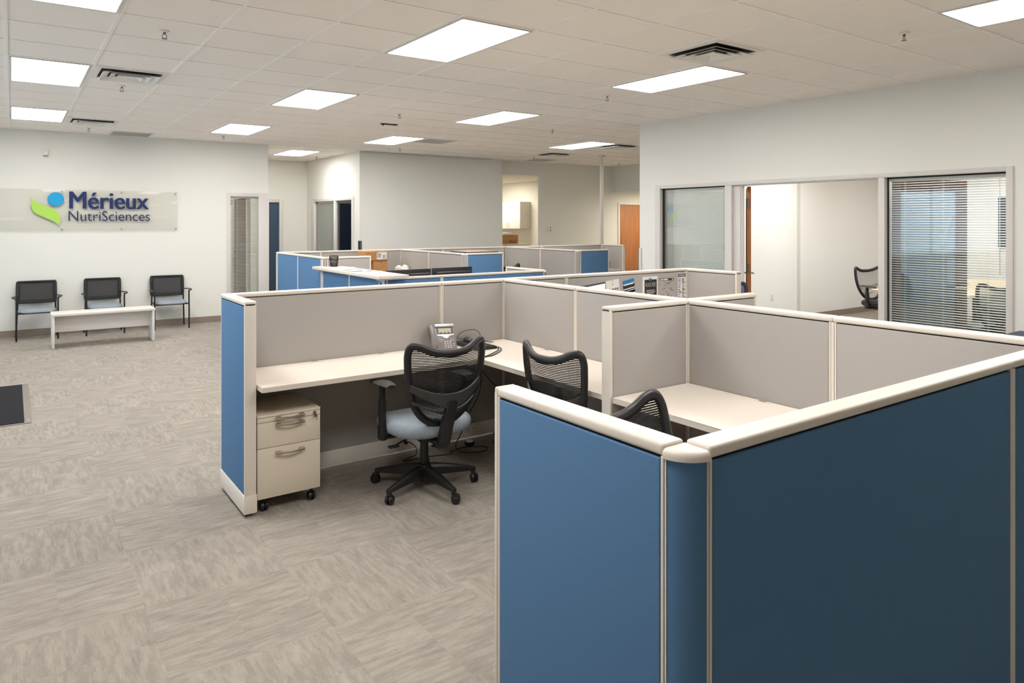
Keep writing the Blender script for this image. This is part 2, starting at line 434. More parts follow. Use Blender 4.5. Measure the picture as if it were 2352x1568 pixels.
# steel corner guards
for n, (x0, x1, y0, y1) in enumerate(((5.385, 5.44, 12.615, 12.67), (7.125, 7.18, 6.95, 7.005))):
    struct('trim_%d' % (n + 3), MB().box(x0, x0 + .055, (y0 if n == 0 else y1 - .008), (y0 + .008 if n == 0 else y1), .1, 1.31).box(x0, x0 + .008, y0, y1, .1, 1.31), M_steel if n == 0 else M_alu, smooth=False)

# ------------------------------------------------------------------ windows and doors
def blind(label, axis, c, a, b, z0, z1, pitch=.0225, tilt=18, room=+1, group=None, cords=None):
    """slatted blind in the plane axis=c running a..b; tilt in degrees"""
    loc = (c, (a + b) / 2, z0) if axis == 'x' else ((a + b) / 2, c, z0)
    t = thing('window_blind', label, 'blind', loc, group or 'slatted window blinds')
    def bx(mb, u0, u1, w0, w1, z0_, z1_, bev=0):
        if axis == 'x': mb.box(c + w0, c + w1, u0, u1, z0_, z1_, bev)
        else: mb.box(u0, u1, c + w0, c + w1, z0_, z1_, bev)
    hr = MB(); bx(hr, a, b, -.013, .013, z1 - .028, z1, .002); hr.build('headrail', M_blind, t)
    br = MB(); bx(br, a + .003, b - .003, -.011, .011, z0, z0 + .015, .002); br.build('bottom_rail', M_blind, t)
    s = MB(); z = z0 + .03; ct, st = math.cos(R(tilt)) * .0125, math.sin(R(tilt)) * .0125 * room
    while z < z1 - .035:
        for sg in (0,):
            pts = [(-ct, -st), (0, .0012), (ct, st)]
            vs = []
            for u in (a + .004, b - .004):
                vs.append([s.bm.verts.new((c + w, u, z + h) if axis == 'x' else (u, c + w, z + h)) for w, h in pts])
            for k in range(2): s.bm.faces.new((vs[0][k], vs[0][k + 1], vs[1][k + 1], vs[1][k]))
        z += pitch
    so = s.build('slats', M_blind, t)
    cm = MB(); L = b - a
    for u in (cords or ([a + .12, b - .12] if L < .8 else [a + .15, (a + b) / 2, b - .15])):
        for w in (-.0135, .0135): bx(cm, u - .0008, u + .0008, w - .0006, w + .0006, z0 + .01, z1 - .02)
    cm.build('ladder_cords', M_blind, t)
    wd = MB(); u = a + .06
    bx(wd, u - .003, u + .003, -.028, -.022, z1 - .9 if z1 - z0 > 1.2 else z0 + .2, z1 - .03); wd.build('wand', M_glass if False else M_white, t)
    return t
# sign-wall sidelight
w = thing('window_2', 'narrow framed window in the sign wall', 'window', (3.24, 12.51, 0), kind='structure')
f = MB().box(2.965, 3.02, 12.488, 12.60, 0.05, 2.17, .003).box(3.485, 3.66, 12.488, 12.60, 0.05, 2.17, .003).box(3.02, 3.485, 12.488, 12.60, 2.105, 2.17, .003).box(3.02, 3.485, 12.488, 12.60, .05, .12, .003)
f.build('window_frame', M_alu, w); MB().box(3.02, 3.485, 12.535, 12.541, .12, 2.105).build('pane', M_glass, w)
blind('narrow slatted blind half open in the sign wall window', 'y', 12.575, 3.025, 3.48, .14, 2.10, pitch=.024, tilt=12)
# partition door and window in the room behind that window
d = thing('door_1', 'brown wood door seen through the narrow window', 'door', (3.62, 14.1, 0), kind='structure')
MB().box(3.6, 3.64, 13.75, 14.62, 0.0, 2.12, .002).build('door_leaf', M_brown, d); MB().cyl((3.6, 14.5, 1.0), (3.55, 14.5, 1.0), .012).cyl((3.555, 14.51, 1.0), (3.555, 14.4, 1.0), .01).build('door_handle', M_chrome, d)
w = thing('window_3', 'glazed side panel beside the brown door', 'window', (3.62, 14.9, 0), kind='structure')
MB().box(3.6, 3.65, 14.62, 14.67, 0, 2.12).box(3.6, 3.65, 13.70, 13.75, 0, 2.12).box(3.6, 3.65, 13.4, 13.44, 0, 2.12).box(3.6, 3.65, 15.01, 15.05, 0, 2.12).build('window_frame', M_alu, w)
MB().box(3.62, 3.626, 14.67, 15.01, 0, 2.12).box(3.62, 3.626, 13.44, 13.70, 0, 2.12).build('pane', M_glass, w)
blind('pale blind on the glazed side panel behind the narrow window', 'x', 3.58, 14.66, 15.03, .1, 2.0, tilt=40)
# recess north: glass door; dark blue-walled room behind is painted as the leaf colour
d = thing('door_2', 'glass door in the recess, the dark room behind it painted as flat slate blue', 'door', (4.3, 15.57, 0), kind='structure')
MB().box(4.78, 4.87, 15.545, 15.6, 0, 2.165, .003).box(3.82, 3.9, 15.545, 15.6, 0, 2.165, .003).box(3.9, 4.78, 15.545, 15.6, 2.095, 2.165, .003).build('door_frame', M_alu, d)
MB().box(3.9, 4.78, 15.6, 15.64, .005, 2.095).build('door_leaf', M_darkroomdoor, d)
MB().cyl((4.0, 15.6, 1.0), (4.0, 15.54, 1.0), .012).cyl((4.0, 15.545, 1.0), (4.1, 15.545, 1.0), .01).build('door_handle', M_chrome, d)
# recess east: two-light window
w = thing('window_4', 'two-pane interior window in the recess', 'window', (5.4, 14.0, 0), kind='structure')
f = MB().box(5.375, 5.49, 12.90, 12.98, 0.05, 2.16, .003).box(5.375, 5.49, 15.04, 15.21, 0.05, 2.16, .003).box(5.375, 5.49, 12.98, 15.04, 2.10, 2.16, .003).box(5.375, 5.49, 12.98, 15.04, .05, .12, .003).box(5.375, 5.49, 13.80, 13.90, .12, 2.10, .003)
f.build('window_frame', M_alu, w); MB().box(5.42, 5.426, 13.9, 15.04, .12, 2.10).build('pane', M_glass, w); MB().box(5.42, 5.426, 12.98, 13.80, .12, 2.10).build('pane', M_tinted, w)
blind('closed pale blind in the left pane of the recess window', 'x', 5.46, 13.92, 15.02, .14, 2.09, tilt=62)
# wood door in the north-east corner
d = thing('door_3', 'cherry wood door in a cream frame', 'door', (12.8, 12.75, 0), kind='structure')
MB().box(12.255, 12.31, 12.73, 12.87, 0, 2.15, .003).box(13.27, 13.32, 12.73, 12.87, 0, 2.15, .003).box(12.31, 13.27, 12.73, 12.87, 2.10, 2.15, .003).build('door_frame', M_trim, d)
MB().box(12.31, 13.27, 12.78, 12.825, .005, 2.10).build('door_leaf', M_wood, d)
MB().cyl((13.17, 12.78, 1.0), (13.17, 12.72, 1.0), .012).cyl((13.17, 12.725, 1.0), (13.06, 12.725, 1.0), .01).build('door_handle', M_chrome, d)

# conference-room front glazing
X = 7.14
w = thing('window_5', 'aluminium framed office front with two glazed panels and an open doorway', 'window', (7.2, 4.6, 0), kind='structure')
f = MB()
f.box(X - .02, X + .13, 2.49, 2.545, 0.0, 2.16, .004).box(X - .02, X + .13, 6.60, 6.69, 0.0, 2.16, .004)
f.box(X - .02, X + .13, 2.545, 6.60, 2.115, 2.16, .004)
f.box(X - .02, X + .13, 3.60, 3.665, 0, 2.115, .004).box(X - .02, X + .13, 5.44, 5.54, 0, 2.115, .004)
f.box(X + .02, X + .10, 5.34, 5.44, 0, 2.115, .004).box(X + .03, X + .075, 5.325, 5.34, 0, 2.115)
f.box(X - .02, X + .13, 2.545, 3.60, 0, .10, .004).box(X - .02, X + .13, 5.54, 6.60, 0, .10, .004)
f.box(X + .0, X + .11, 3.665, 5.34, 2.105, 2.118)
f.build('window_frame', M_alu, w)
g = MB(); g.box(X + .045, X + .051, 2.545, 3.60, .10, 2.115).build('pane', M_glass, w)
g = MB(); g.box(X + .045, X + .051, 5.54, 6.60, .10, 2.115).build('pane', M_glass, w)
MB().box(X + .035, X + .045, 2.545, 2.56, .1, 2.115).box(X + .035, X + .045, 3.585, 3.60, .1, 2.115).box(X + .035, X + .045, 2.545, 3.6, 2.1, 2.115).box(X + .035, X + .045, 6.57, 6.60, .1, 2.115).box(X + .035, X + .045, 5.54, 6.6, 2.1, 2.115).build('gasket', M_gap, w)
blind('wide half open blind in the right glazed office panel', 'x', X + .085, 2.56, 3.59, .12, 2.10, pitch=.0235, tilt=14, cords=[2.72, 3.1, 3.45])
blind('closed pale blind in the left glazed office panel', 'x', X + .085, 5.56, 6.57, .12, 2.095, pitch=.0215, tilt=52, cords=[5.75, 6.35])
# pair of glazed wood doors, both swung open into the conference room
def leaf(name, label, loc, rz, side):
    """leaf built from the hinge (0,0) along +X; side = which way (+1/-1) the face with the hinge knuckles looks"""
    d = thing(name, label, 'door', (0, 0, 0), kind='structure')
    W, Hh, Tk = .83, 2.10, .044
    m = MB()
    for b_ in ((0, .115, .01, Hh), (W - .115, W, .01, Hh), (.115, W - .115, Hh - .125, Hh), (.115, W - .115, .01, .28)): m.box(b_[0], b_[1], -Tk / 2, Tk / 2, b_[2], b_[3], .002)
    m.build('door_leaf', M_brown if side > 0 else M_wood, d)
    MB().box(.115, W - .115, -.016, -.012, .28, Hh - .125).build('pane', M_doorglass if side > 0 else M_glass, d)
    hg = MB()
    for z in (.25, 1.05, 1.84): hg.box(-.032, .0, -Tk / 2 * side - .001, -Tk / 2 * side + .02 * side, z, z + .115).cyl((-.004, -side * (Tk / 2 + .006), z), (-.004, -side * (Tk / 2 + .006), z + .115), .008)
    hg.build('hinge', M_steel, d)
    hd = MB()
    for s_ in (-1, 1): hd.cyl((W - .06, s_ * .02, 1.0), (W - .06, s_ * .075, 1.0), .011).cyl((W - .055, s_ * .07, 1.0), (W - .17, s_ * .07, 1.0), .009)
    hd.build('door_handle', M_chrome, d)
    bl = MB(); z = .31
    while z < Hh - .17:
        vs = [[bl.bm.verts.new((u, w_, z + h_)) for w_, h_ in ((-.006, -.0085), (.0, .0008), (.006, .0085))] for u in (.122, W - .122)]
        for k in range(2): bl.bm.faces.new((vs[0][k], vs[0][k + 1], vs[1][k + 1], vs[1][k]))
        z += .0145
    bl.box(.118, W - .118, -.008, .008, Hh - .158, Hh - .13).box(.122, W - .122, -.007, .007, .285, .298)
    bl.build('door_blind', M_doorblind, d)
    d.location = loc; d.rotation_euler = (0, 0, R(rz)); return d
leaf('door_4', 'wood office door standing open, seen edge on', (7.31, 5.325, 0), 37.5, -1)
leaf('door_5', 'brown glazed door with a blind, folded back behind the right glass panel', (7.30, 3.645, 0), -30.5, 1)
w = thing('window_6', 'outside window of the conference room', 'window', (9.2, .45, 0), kind='structure')
f = MB()
for x in (7.45, 8.55, 9.70, 10.85): f.box(x, x + .05, .41, .49, .5, 2.4)
f.box(7.45, 10.9, .41, .49, .5, .55).box(7.45, 10.9, .41, .49, 2.35, 2.4)
f.build('window_frame', M_alu, w); MB().box(7.45, 10.9, .445, .451, .55, 2.35).build('pane', M_glass, w)
# outside
struct('ground', MB().box(7.3, 40, -30, .3, -.25, -.15).box(14.1, 40, .3, 30, -.25, -.15), M_asph, smooth=False)
t = thing('pickup_truck', 'white truck parked outside the conference room window', 'truck', (8.6, -6.0, -.15))
MB().prism([(-2.6, .45), (2.6, .45), (2.6, 1.15), (1.7, 1.25), (1.1, 1.95), (-.4, 1.95), (-.6, 1.2), (-2.6, 1.2)], 'xz', -6.9, -5.1, Matrix.Translation((9.4, 0, -.15))).build('body', M_carwhite, t)
MB().prism([(1.5, 1.28), (1.02, 1.85), (-.3, 1.85), (-.4, 1.28)], 'xz', -6.91, -5.09, Matrix.Translation((9.4, 0, -.15))).build('window', M_carglass, t)
for x in (-1.7, 1.7):
    for y in (-6.8, -5.2): MB().cyl((9.4 + x, y - .12, .25), (9.4 + x, y + .12, .25), .4, n=24).build('wheel', M_black, t)

# ------------------------------------------------------------------ ceiling fixtures
def troffer(i, j, label, lens=M_lamp, z=CEIL, n=2, group='recessed ceiling light panels'):
    x0, x1, y0, y1 = gx(i) + .013, gx(i + 1) - .013, gy(j) + .013, gy(j + 2) - .013
    t = thing('ceiling_light', label, 'ceiling light', ((x0 + x1) / 2, (y0 + y1) / 2, z), group)
    f = MB()
    for b in ((x0, x0 + .02, y0, y1), (x1 - .02, x1, y0, y1), (x0 + .02, x1 - .02, y0, y0 + .02), (x0 + .02, x1 - .02, y1 - .02, y1)):
        f.box(b[0], b[1], b[2], b[3], z - .012, z + .002, .002)
    f2 = MB()
    for k in (.39, .61): f2.box(x0 + (x1 - x0) * k - .002, x0 + (x1 - x0) * k + .002, y0 + .02, y1 - .02, z - .0085, z - .0062)
    f.build('frame', M_alu, t); f2.build('lens_divider', M_steel, t)
    MB().box(x0 + .02, x1 - .02, y0 + .02, y1 - .02, z - .006, z + .001).build('diffuser', lens, t)
    return t
for (i, j, lb) in [(0, -2, 'ceiling light cut off by the top left corner'), (0, 3, 'large ceiling light by the left edge beside a square air diffuser'),
                   (0, 8, 'ceiling light by the left edge closest to the sign wall'), (4, -2, 'largest ceiling light panel near the top middle'),
                   (4, 3, 'ceiling light behind the largest top middle panel'), (4, 8, 'ceiling light just in front of the end of the sign wall'),
                   (7, 13, 'small far ceiling light over the recessed hallway'), (8, 8, 'ceiling light touching a flat return air grille'),
                   (8, 3, 'ceiling light over the middle of the cubicles, between three sprinkler heads'), (13, 6, 'farthest right ceiling light, left of a vent at the office wall corner'),
                   (8, -2, 'ceiling light right below the dark square diffuser near the office wall'), (8, -7, 'ceiling light cut off by the top right corner'),
                   (0, -7, 'ceiling light above and left of the viewer'), (4, -7, 'ceiling light directly over the near blue cubicle')]:
    troffer(i, j, lb)
troffer(16, -4, 'ceiling light inside the glazed conference room near the door', M_lampoffice, 2.75)
troffer(16, 0, 'ceiling light inside the conference room by its north wall', M_lampoffice, 2.75)
troffer(20, -2, 'ceiling light over the far end of the conference table', M_lampoffice, 2.75)
troffer(13, -4, 'ceiling light just inside the glazed office front', M_lampoffice, 2.75)
troffer(16, 16, 'warm ceiling light inside the kitchenette', M_lampwarm, 2.75)
troffer(21, 9, 'warm light in the lowered ceiling by the cherry door', M_lampwarm, 2.395)
troffer(11, 13, 'unseen fill light added in the dark room behind the recess window', M_fillback, CEIL)  # unseen fixture added to lift the near-black pane of the recess window
troffer(3, 14, 'unseen fill light added in the room behind the sign wall', M_fillsign, CEIL)  # unseen fixture added to brighten the blinds in the narrow window

def diffuser(i, j, label):
    x0, y0 = gx(i) + .013, gy(j) + .013; s = G - .026; cx, cy = x0 + s / 2, y0 + s / 2
    t = thing('air_diffuser', label, 'air vent', (cx, cy, CEIL), 'square ceiling air diffusers')
    def pyr(mb, a, za, b, zb, th=.003):
        P = lambda h, z: [(cx - h, cy - h, z), (cx + h, cy - h, z), (cx + h, cy + h, z), (cx - h, cy + h, z)]
        rs = [mb.ring([Vector(p) for p in P(a, za)]), mb.ring([Vector(p) for p in P(b, zb)]), mb.ring([Vector(p) for p in P(b, zb + th)]), mb.ring([Vector(p) for p in P(a, za + th)])]
        rs.append(rs[0])
        for A, B in zip(rs[:-1], rs[1:]):
            for k in range(4): mb.bm.faces.new((A[k], A[(k + 1) % 4], B[(k + 1) % 4], B[k]))
    MB().box(x0 + .055, x0 + s - .055, y0 + .055, y0 + s - .055, CEIL - .0045, CEIL - .004).build('throat', M_gap, t)
    m = MB(); h = s / 2
    for b in ((x0, x0 + .05, y0, y0 + s), (x0 + s - .05, x0 + s, y0, y0 + s), (x0 + .05, x0 + s - .05, y0, y0 + .05), (x0 + .05, x0 + s - .05, y0 + s - .05, y0 + s)): m.box(b[0], b[1], b[2], b[3], CEIL - .012, CEIL + .001)
    m.build('frame', M_white, t)
    for k, (a, b) in enumerate(((.228, .165), (.162, .108), (.104, .055))):
        m = MB(); pyr(m, a, CEIL - .038, b, CEIL - .010); m.build('cone', M_white, t)
    MB().box(cx - .05, cx + .05, cy - .05, cy + .05, CEIL - .022, CEIL - .019).build('centre_plate', M_white, t)
for i, j, lb in [(1, 3, 'square air diffuser beside the large left ceiling light'), (1, 9, 'square air diffuser nearest the sign wall'),
                 (7, -3, 'dark square air diffuser at upper right, beside the long ceiling light'), (14, 9, 'small far square air diffuser above the power pole'),
                 (14, 6, 'air diffuser half hidden by the corner of the office wall')]:
    diffuser(i, j, lb)
def grille(i, j, label):
    x0, y0 = gx(i) + .013, gy(j) + .013; s = G - .026
    t = thing('return_grille', label, 'air vent', (x0 + s / 2, y0 + s / 2, CEIL), 'flat return air grilles')
    m = MB()
    for b in ((x0, x0 + .03, y0, y0 + s), (x0 + s - .03, x0 + s, y0, y0 + s), (x0 + .03, x0 + s - .03, y0, y0 + .03), (x0 + .03, x0 + s - .03, y0 + s - .03, y0 + s)): m.box(b[0], b[1], b[2], b[3], CEIL - .01, CEIL + .001)
    m.build('frame', M_white, t)
    m = MB()
    k = x0 + .035
    while k < x0 + s - .035: m.box(k, k + .002, y0 + .03, y0 + s - .03, CEIL - .009, CEIL - .003); k += .0127
    k = y0 + .035
    while k < y0 + s - .035: m.box(x0 + .03, x0 + s - .03, k, k + .002, CEIL - .009, CEIL - .003); k += .0127
    m.build('core', M_alu, t); MB().box(x0 + .03, x0 + s - .03, y0 + .03, y0 + s - .03, CEIL - .0026, CEIL - .002).build('backing', M_slate, t)
for i, j, lb in [(2, 11, 'flat return grille against the sign wall'), (9, 8, 'flat grey return grille touching a far ceiling light'), (15, 11, 'faint far return grille near the kitchenette opening')]:
    grille(i, j, lb)
def sprinkler(x, y, label):
    t = thing('sprinkler_head', label, 'sprinkler', (x, y, CEIL), 'ceiling sprinkler heads')
    MB().lathe([(.012, 0), (.034, -.001), (.036, -.005), (.02, -.009), (.014, -.012)], (x, y, CEIL), 20).build('escutcheon', M_white, t)
    m = MB().cyl((x, y, CEIL - .01), (x, y, CEIL - .026), .009, n=12)
    for sg in (-1, 1): m.tube([(x + sg * .007, y, CEIL - .024), (x + sg * .015, y, CEIL - .036), (x + sg * .010, y, CEIL - .05), (x, y, CEIL - .056)], .0022, 6, smooth=3)
    m.build('frame', M_steel, t)
    MB().lathe([(.001, -.054), (.019, -.055), (.019, -.0575), (.001, -.0585)], (x, y, CEIL), 16).build('deflector', M_steel, t)
for x, y, lb in [(.88, 5.49, 'sprinkler head nearest, near the top left'), (.89, 7.95, 'sprinkler head beside the larger left air diffuser'), (.9, 11.76, 'sprinkler head in front of the sign wall near the left diffuser'),
                 (2.7, 11.61, 'sprinkler head below the light at the end of the sign wall'), (3.95, 8.0, 'sprinkler head in the middle, above a small black bracket'), (5.8, 11.73, 'sprinkler head in front of the long blank wall'),
                 (5.19, 5.56, 'sprinkler head left of the long light by the office wall'), (6.44, 8.06, 'sprinkler head between two far right ceiling lights'), (8.91, 11.77, 'sprinkler head beside the small far diffuser'),
                 (11.45, 11.86, 'farthest sprinkler head, above the cherry door'), (5.2, 2.49, 'sprinkler head at upper right above the office wall'), (5.13, 14.21, 'sprinkler head in the hallway recess')]:
    sprinkler(x, y, lb)
t = thing('ceiling_bracket', 'small black bracket fixed to the ceiling below the middle sprinkler', 'bracket', (4.23, 8.9, CEIL))
MB().box(4.12, 4.36, 8.88, 8.94, CEIL - .016, CEIL - .004, .003).build('plate', M_black, t); MB().cyl((4.15, 8.91, CEIL - .03), (4.15, 8.91, CEIL - .01), .012, n=12).cyl((4.33, 8.91, CEIL - .02), (4.33, 8.91, CEIL), .01, n=12).build('knob', M_black, t)

# ------------------------------------------------------------------ cubicle panels
HT = .0325
SEAMS = set()
def panel(label, axis, c, a, b, top=1.222, fa=M_grey, fb=M_grey, end_a=False, end_b=False, seam_b=False, seam_a=False):
    """axis 'x': runs along x a..b at y=c; fa faces -y, fb faces +y.  axis 'y': runs along y at x=c; fa faces -x, fb faces +x."""
    loc = ((a + b) / 2, c, 0) if axis == 'x' else (c, (a + b) / 2, 0)
    t = thing('cubicle_panel', label, 'cubicle panel', loc, 'fabric cubicle panels')
    def bx(mb, u0, u1, w0, w1, z0, z1, bev=0.0, seg=2):
        if axis == 'x': mb.box(u0, u1, c + w0, c + w1, z0, z1, bev, seg)
        else: mb.box(c + w0, c + w1, u0, u1, z0, z1, bev, seg)
        return mb
    # core and vertical trims
    bx(MB(), a + .001, b - .001, -.022, .022, .03, top - .028).build('core', M_gap, t)
    if seam_a: SEAMS.add((axis, c, a))
    if seam_b: SEAMS.add((axis, c, b))
    ia = .0098 if (axis, c, a) in SEAMS else .001; ib = .0098 if (axis, c, b) in SEAMS else .001
    for u in (a + ia, b - ib - .009): bx(MB(), u, u + .009, -.0305, .0305, .125, top - .026, .0015, 1).build('edge_trim', M_trim, t)
    # fabric tiles
    for sg, m, nm in ((-1, fa, 'fabric_front'), (1, fb, 'fabric_back')):
        w0, w1 = (-.031, -.021) if sg < 0 else (.021, .031)
        bx(MB(), a + ia + .0105, b - ib - .0105, w0, w1, .127, top - .031, .004, 3).build(nm, m, t)
    # cap
    cp = MB(); bx(cp, a + (.0008 if not end_a else 0), b - (.0008 if not end_b else 0), -.0325, .0325, top - .026, top, .008, 4); cp.build('top_cap', M_trim, t)
    # raceway base
    bs = MB(); bx(bs, a + .001, b - .001, -.036, .036, .022, .126, .004, 2); bs.build('base_raceway', M_trim, t)
    ft = MB()
    for u in (a + .05, b - .05): bx(ft, u - .02, u + .02, -.02, .02, 0, .024)
    ft.build('glide', M_black, t)
    for flag, u0, u1 in ((end_a, a - .013, a), (end_b, b, b + .013)):
        if flag:
            m = MB(); bx(m, u0, u1, -.0325, .0325, .03, top - .012, .004, 2); bx(m, u0, u1, -.0325, .0325, top - .03, top, .010, 3); bx(m, u0 - .002, u1 + .002, -.037, .037, .022, .126, .004, 2); m.build('end_cover', M_trim, t)
    for flag, u in ((seam_a, a), (seam_b, b)):
        if flag:
            m = MB(); bx(m, u - .0078, u + .0078, -.0312, .0312, .12, top - .027, .0015, 1)
            m.build('seam_cover', M_trim, t)
    return t
def post(label, x, y, top=1.222, outs=None, q=None, qm=None):
    """square corner post; q = quadrant of a rounded upholstered corner (sx, sy)"""
    t = thing('corner_post', label, 'cubicle post', (x, y, 0), 'cubicle corner posts')
    h = HT
    if q is None:
        MB().box(x - h + .004, x + h - .004, y - h + .004, y + h - .004, .03, top - .026, .001, 1).build('post', M_gap, t)
        m = MB()
        for dx, dy in ((1, 0), (-1, 0), (0, 1), (0, -1)):
            if dx: m.box(x + dx * (h - .005), x + dx * (h - .001), y - .009, y + .009, .12, top - .027, .001, 1)
            else: m.box(x - .009, x + .009, y + dy * (h - .005), y + dy * (h - .001), .12, top - .027, .001, 1)
        for sx in (-1, 1):
            for sy in (-1, 1): m.box(x + sx * (h - .001), x + sx * (h - .013), y + sy * (h - .001), y + sy * (h - .013), .12, top - .027, .001, 1)
        m.build('cover_strip', M_trim, t)
        MB().box(x - h, x + h, y - h, y + h, top - .026, top, .009, 4).build('top_cap', M_trim, t)
        MB().box(x - h - .003, x + h + .003, y - h - .003, y + h + .003, .022, .126, .004).build('base_cover', M_trim, t)
        MB().box(x - .02, x + .02, y - .02, y + .02, 0, .024).build('glide', M_black, t)
    else:
        sx, sy = q
        def qpoly(r, e=0):
            cx, cy = x - sx * h, y - sy * h
            P = [(cx, cy)]
            for k in range(13):
                an = PI / 2 * k / 12; P.append((cx + sx * r * math.cos(an), cy + sy * r * math.sin(an)))
            return P
        MB().prism(qpoly(2 * h - .003), 'xy', .127, top - .03).build('upholstery', qm or M_blue, t)
        st_ = MB(); cx_, cy_ = x - sx * h, y - sy * h; r_ = 2 * h
        st_.box(cx_ + sx * .0025, cx_ + sx * .0062, cy_ + sy * (r_ - .006), cy_ + sy * (r_ - .0012), .127, top - .03)
        st_.box(cx_ + sx * (r_ - .006), cx_ + sx * (r_ - .0012), cy_ + sy * .0025, cy_ + sy * .0062, .127, top - .03)
        st_.build('edging_strip', M_trim, t)
        MB().box(cx_, cx_ + sx * .0026, cy_ + sy * (r_ - .008), cy_ + sy * (r_ - .0024), .127, top - .03).box(cx_ + sx * (r_ - .008), cx_ + sx * (r_ - .0024), cy_, cy_ + sy * .0026, .127, top - .03).build('joint', M_gap, t)
        def capq(z0, z1, r, bev):
            m = MB(); rings = []
            for k in range(5):
                an = PI / 2 * k / 4; rr = r - bev + bev * math.cos(an); zz = z1 - bev + bev * math.sin(an)
                rings.append([Vector((px, py, zz)) for px, py in qpoly(rr)])
            rings.insert(0, [Vector((px, py, z0)) for px, py in qpoly(r)])
            m.loft(rings); return m
        capq(top - .028, top - .008, 2 * h + .003, .012).build('top_cap', M_trim, t)
        capq(.022, .126, 2 * h + .004, .004).build('base_cover', M_trim, t)
        MB().box(x - .02, x + .02, y - .02, y + .02, 0, .024).build('glide', M_black, t)
    return t
Bl, Gr = M_blue, M_grey
XS = 3.2125; YB = 4.6325; YD = 2.765; YF = .955; XWp = 1.1; XEp = 5.365
# near pod
panel('blue fabric end panel at the open left end of the near workstation', 'y', XWp, 4.118, 4.665, fa=Bl, fb=Gr, end_a=True)
panel('long grey panel behind the desk with the phone', 'x', YB, XWp + HT, 2.62, fa=Gr, fb=Bl, seam_b=True)
panel('short grey panel between the phone and the inner desk corner', 'x', YB, 2.62, XS - HT, fa=Gr, fb=Bl)
post('beige post at the inner corner behind the black keyboard', XS, YB)
panel('grey spine panel beside the inner desk corner', 'y', XS, 3.73, YB - HT, seam_a=True)
panel('grey spine panel between a seam and the four-way crossing', 'y', XS, YD + HT, 3.73)
post('beige post where four near panels cross', XS, YD)
panel('short grey divider sticking out towards the viewer, right of the second mesh chair', 'x', YD, 2.583, XS - HT, end_a=True)
panel('grey spine panel just right of the four-way crossing', 'y', XS, 1.854, YD - HT, seam_a=True)
panel('nearest grey spine panel running out of the right edge', 'y', XS, YF + HT, 1.854)
panel('low-lying grey stub beyond the crossing, towards the office doorway', 'x', YD, XS + HT, 3.82, end_b=True)
panel('grey panel piece left of the monitor behind the spine', 'x', YB, XS + HT, 3.83, fa=Gr, fb=Bl, seam_b=True)
panel('grey panel with flyers pinned to it', 'x', YB, 3.83, XEp - HT, fa=Gr, fb=Bl)
post('beige corner post right of the pinned flyers', XEp, YB)
panel('grey end panel turning towards the office door, right of the flyers', 'y', XEp, 4.03, YB - HT, fa=Gr, fb=Bl, end_a=True)
panel('large near blue end panel facing the aisle', 'y', XWp + .008, YF + HT, 1.588, fa=Bl, fb=Gr, end_b=True)
post('rounded blue corner of the nearest cubicle', XWp + .008, YF, q=(-1, -1))
panel('large dark blue panel filling the lower right', 'x', YF, XWp + .008 + HT, 2.645, fa=Bl, fb=Gr, seam_b=True)
panel('blue panel cut off by the right edge', 'x', YF, 2.645, XS - HT, fa=Bl, fb=Gr)
post('beige front post of the spine at the right edge', XS, YF)
panel('blue front panel of the hidden right workstation', 'x', YF, XS + HT, 3.83, fa=Bl, fb=Gr)
panel('long blue front panel of the hidden right workstation', 'x', YF, 3.83, XEp - HT, fa=Bl, fb=Gr)
post('front right corner post of the near cubicles', XEp, YF)
panel('short end panel at the front right corner of the near cubicles', 'y', XEp, YF + HT, 1.588, fa=Gr, fb=Bl, end_b=True)
# far pod, tall
XF = 3.2525; YBF = 10.61
panel('blue end panel of the far cubicles, nearest the recess', 'y', XF, 9.67, YBF - HT, fa=Bl, fb=Gr)
panel('blue end panel of the far cubicles beside the transaction counter', 'y', XF, 8.765, 9.67, fa=Bl, fb=Gr, seam_b=True)
post('beige corner post at the far left corner of the far cubicles', XF, YBF)
post('beige post between the blue far panels and the counter', XF, 8.7325)
panel('grey divider behind the black pencil cup', 'x', 8.7325, XF + HT, 3.87, fa=Gr, fb=Gr, end_b=True)
panel('far back panel at the left, short grey', 'x', YBF, XF + HT, 3.885, fa=Gr, fb=Bl, seam_b=True)
panel('far back grey panel behind the cardboard boxes', 'x', YBF, 3.885, 5.24, fa=Gr, fb=Bl)
post('beige far post between the first and second far cubicle', 5.2725, YBF)
panel('rear grey panel between the first and second far cubicles', 'y', 5.2725, 9.62, YBF - HT, seam_a=True)
panel('grey panel left of the first far blue square panel', 'y', 5.2725, 8.645, 9.62)
post('rounded grey corner beside the first far blue square panel', 5.2725, 8.6125, q=(-1, -1), qm=Gr)
panel('square blue panel in the middle of the far cubicles', 'x', 8.6125, 5.305, 5.92, fa=Bl, fb=Gr, end_b=True)
panel('far back grey panel left of the navy cabinet', 'x', YBF, 5.305, 6.05, fa=Gr, fb=Bl, seam_b=True)
panel('far back grey panel behind the navy cabinet', 'x', YBF, 6.05, 7.36, fa=Gr, fb=Bl)
post('beige far post between the second and third far cubicle', 7.3925, YBF)
panel('rear grey panel between the second and third far cubicles', 'y', 7.3925, 9.55, YBF - HT, seam_a=True)
panel('grey panel left of the second far blue square panel', 'y', 7.3925, 8.63, 9.55)
post('rounded grey corner beside the second far blue square panel', 7.3925, 8.5975, q=(-1, -1), qm=Gr)
panel('square blue panel farthest right, in front of the cherry door', 'x', 8.5975, 7.425, 8.03, fa=Bl, fb=Gr, end_b=True)
panel('far back grey panel below the thermostat', 'x', YBF, 7.425, 8.2, fa=Gr, fb=Bl, seam_b=True)
panel('far back grey panel left of the power pole', 'x', YBF, 8.2, 9.72, fa=Gr, fb=Bl)
post('beige far post under the power pole', 9.7525, YBF)
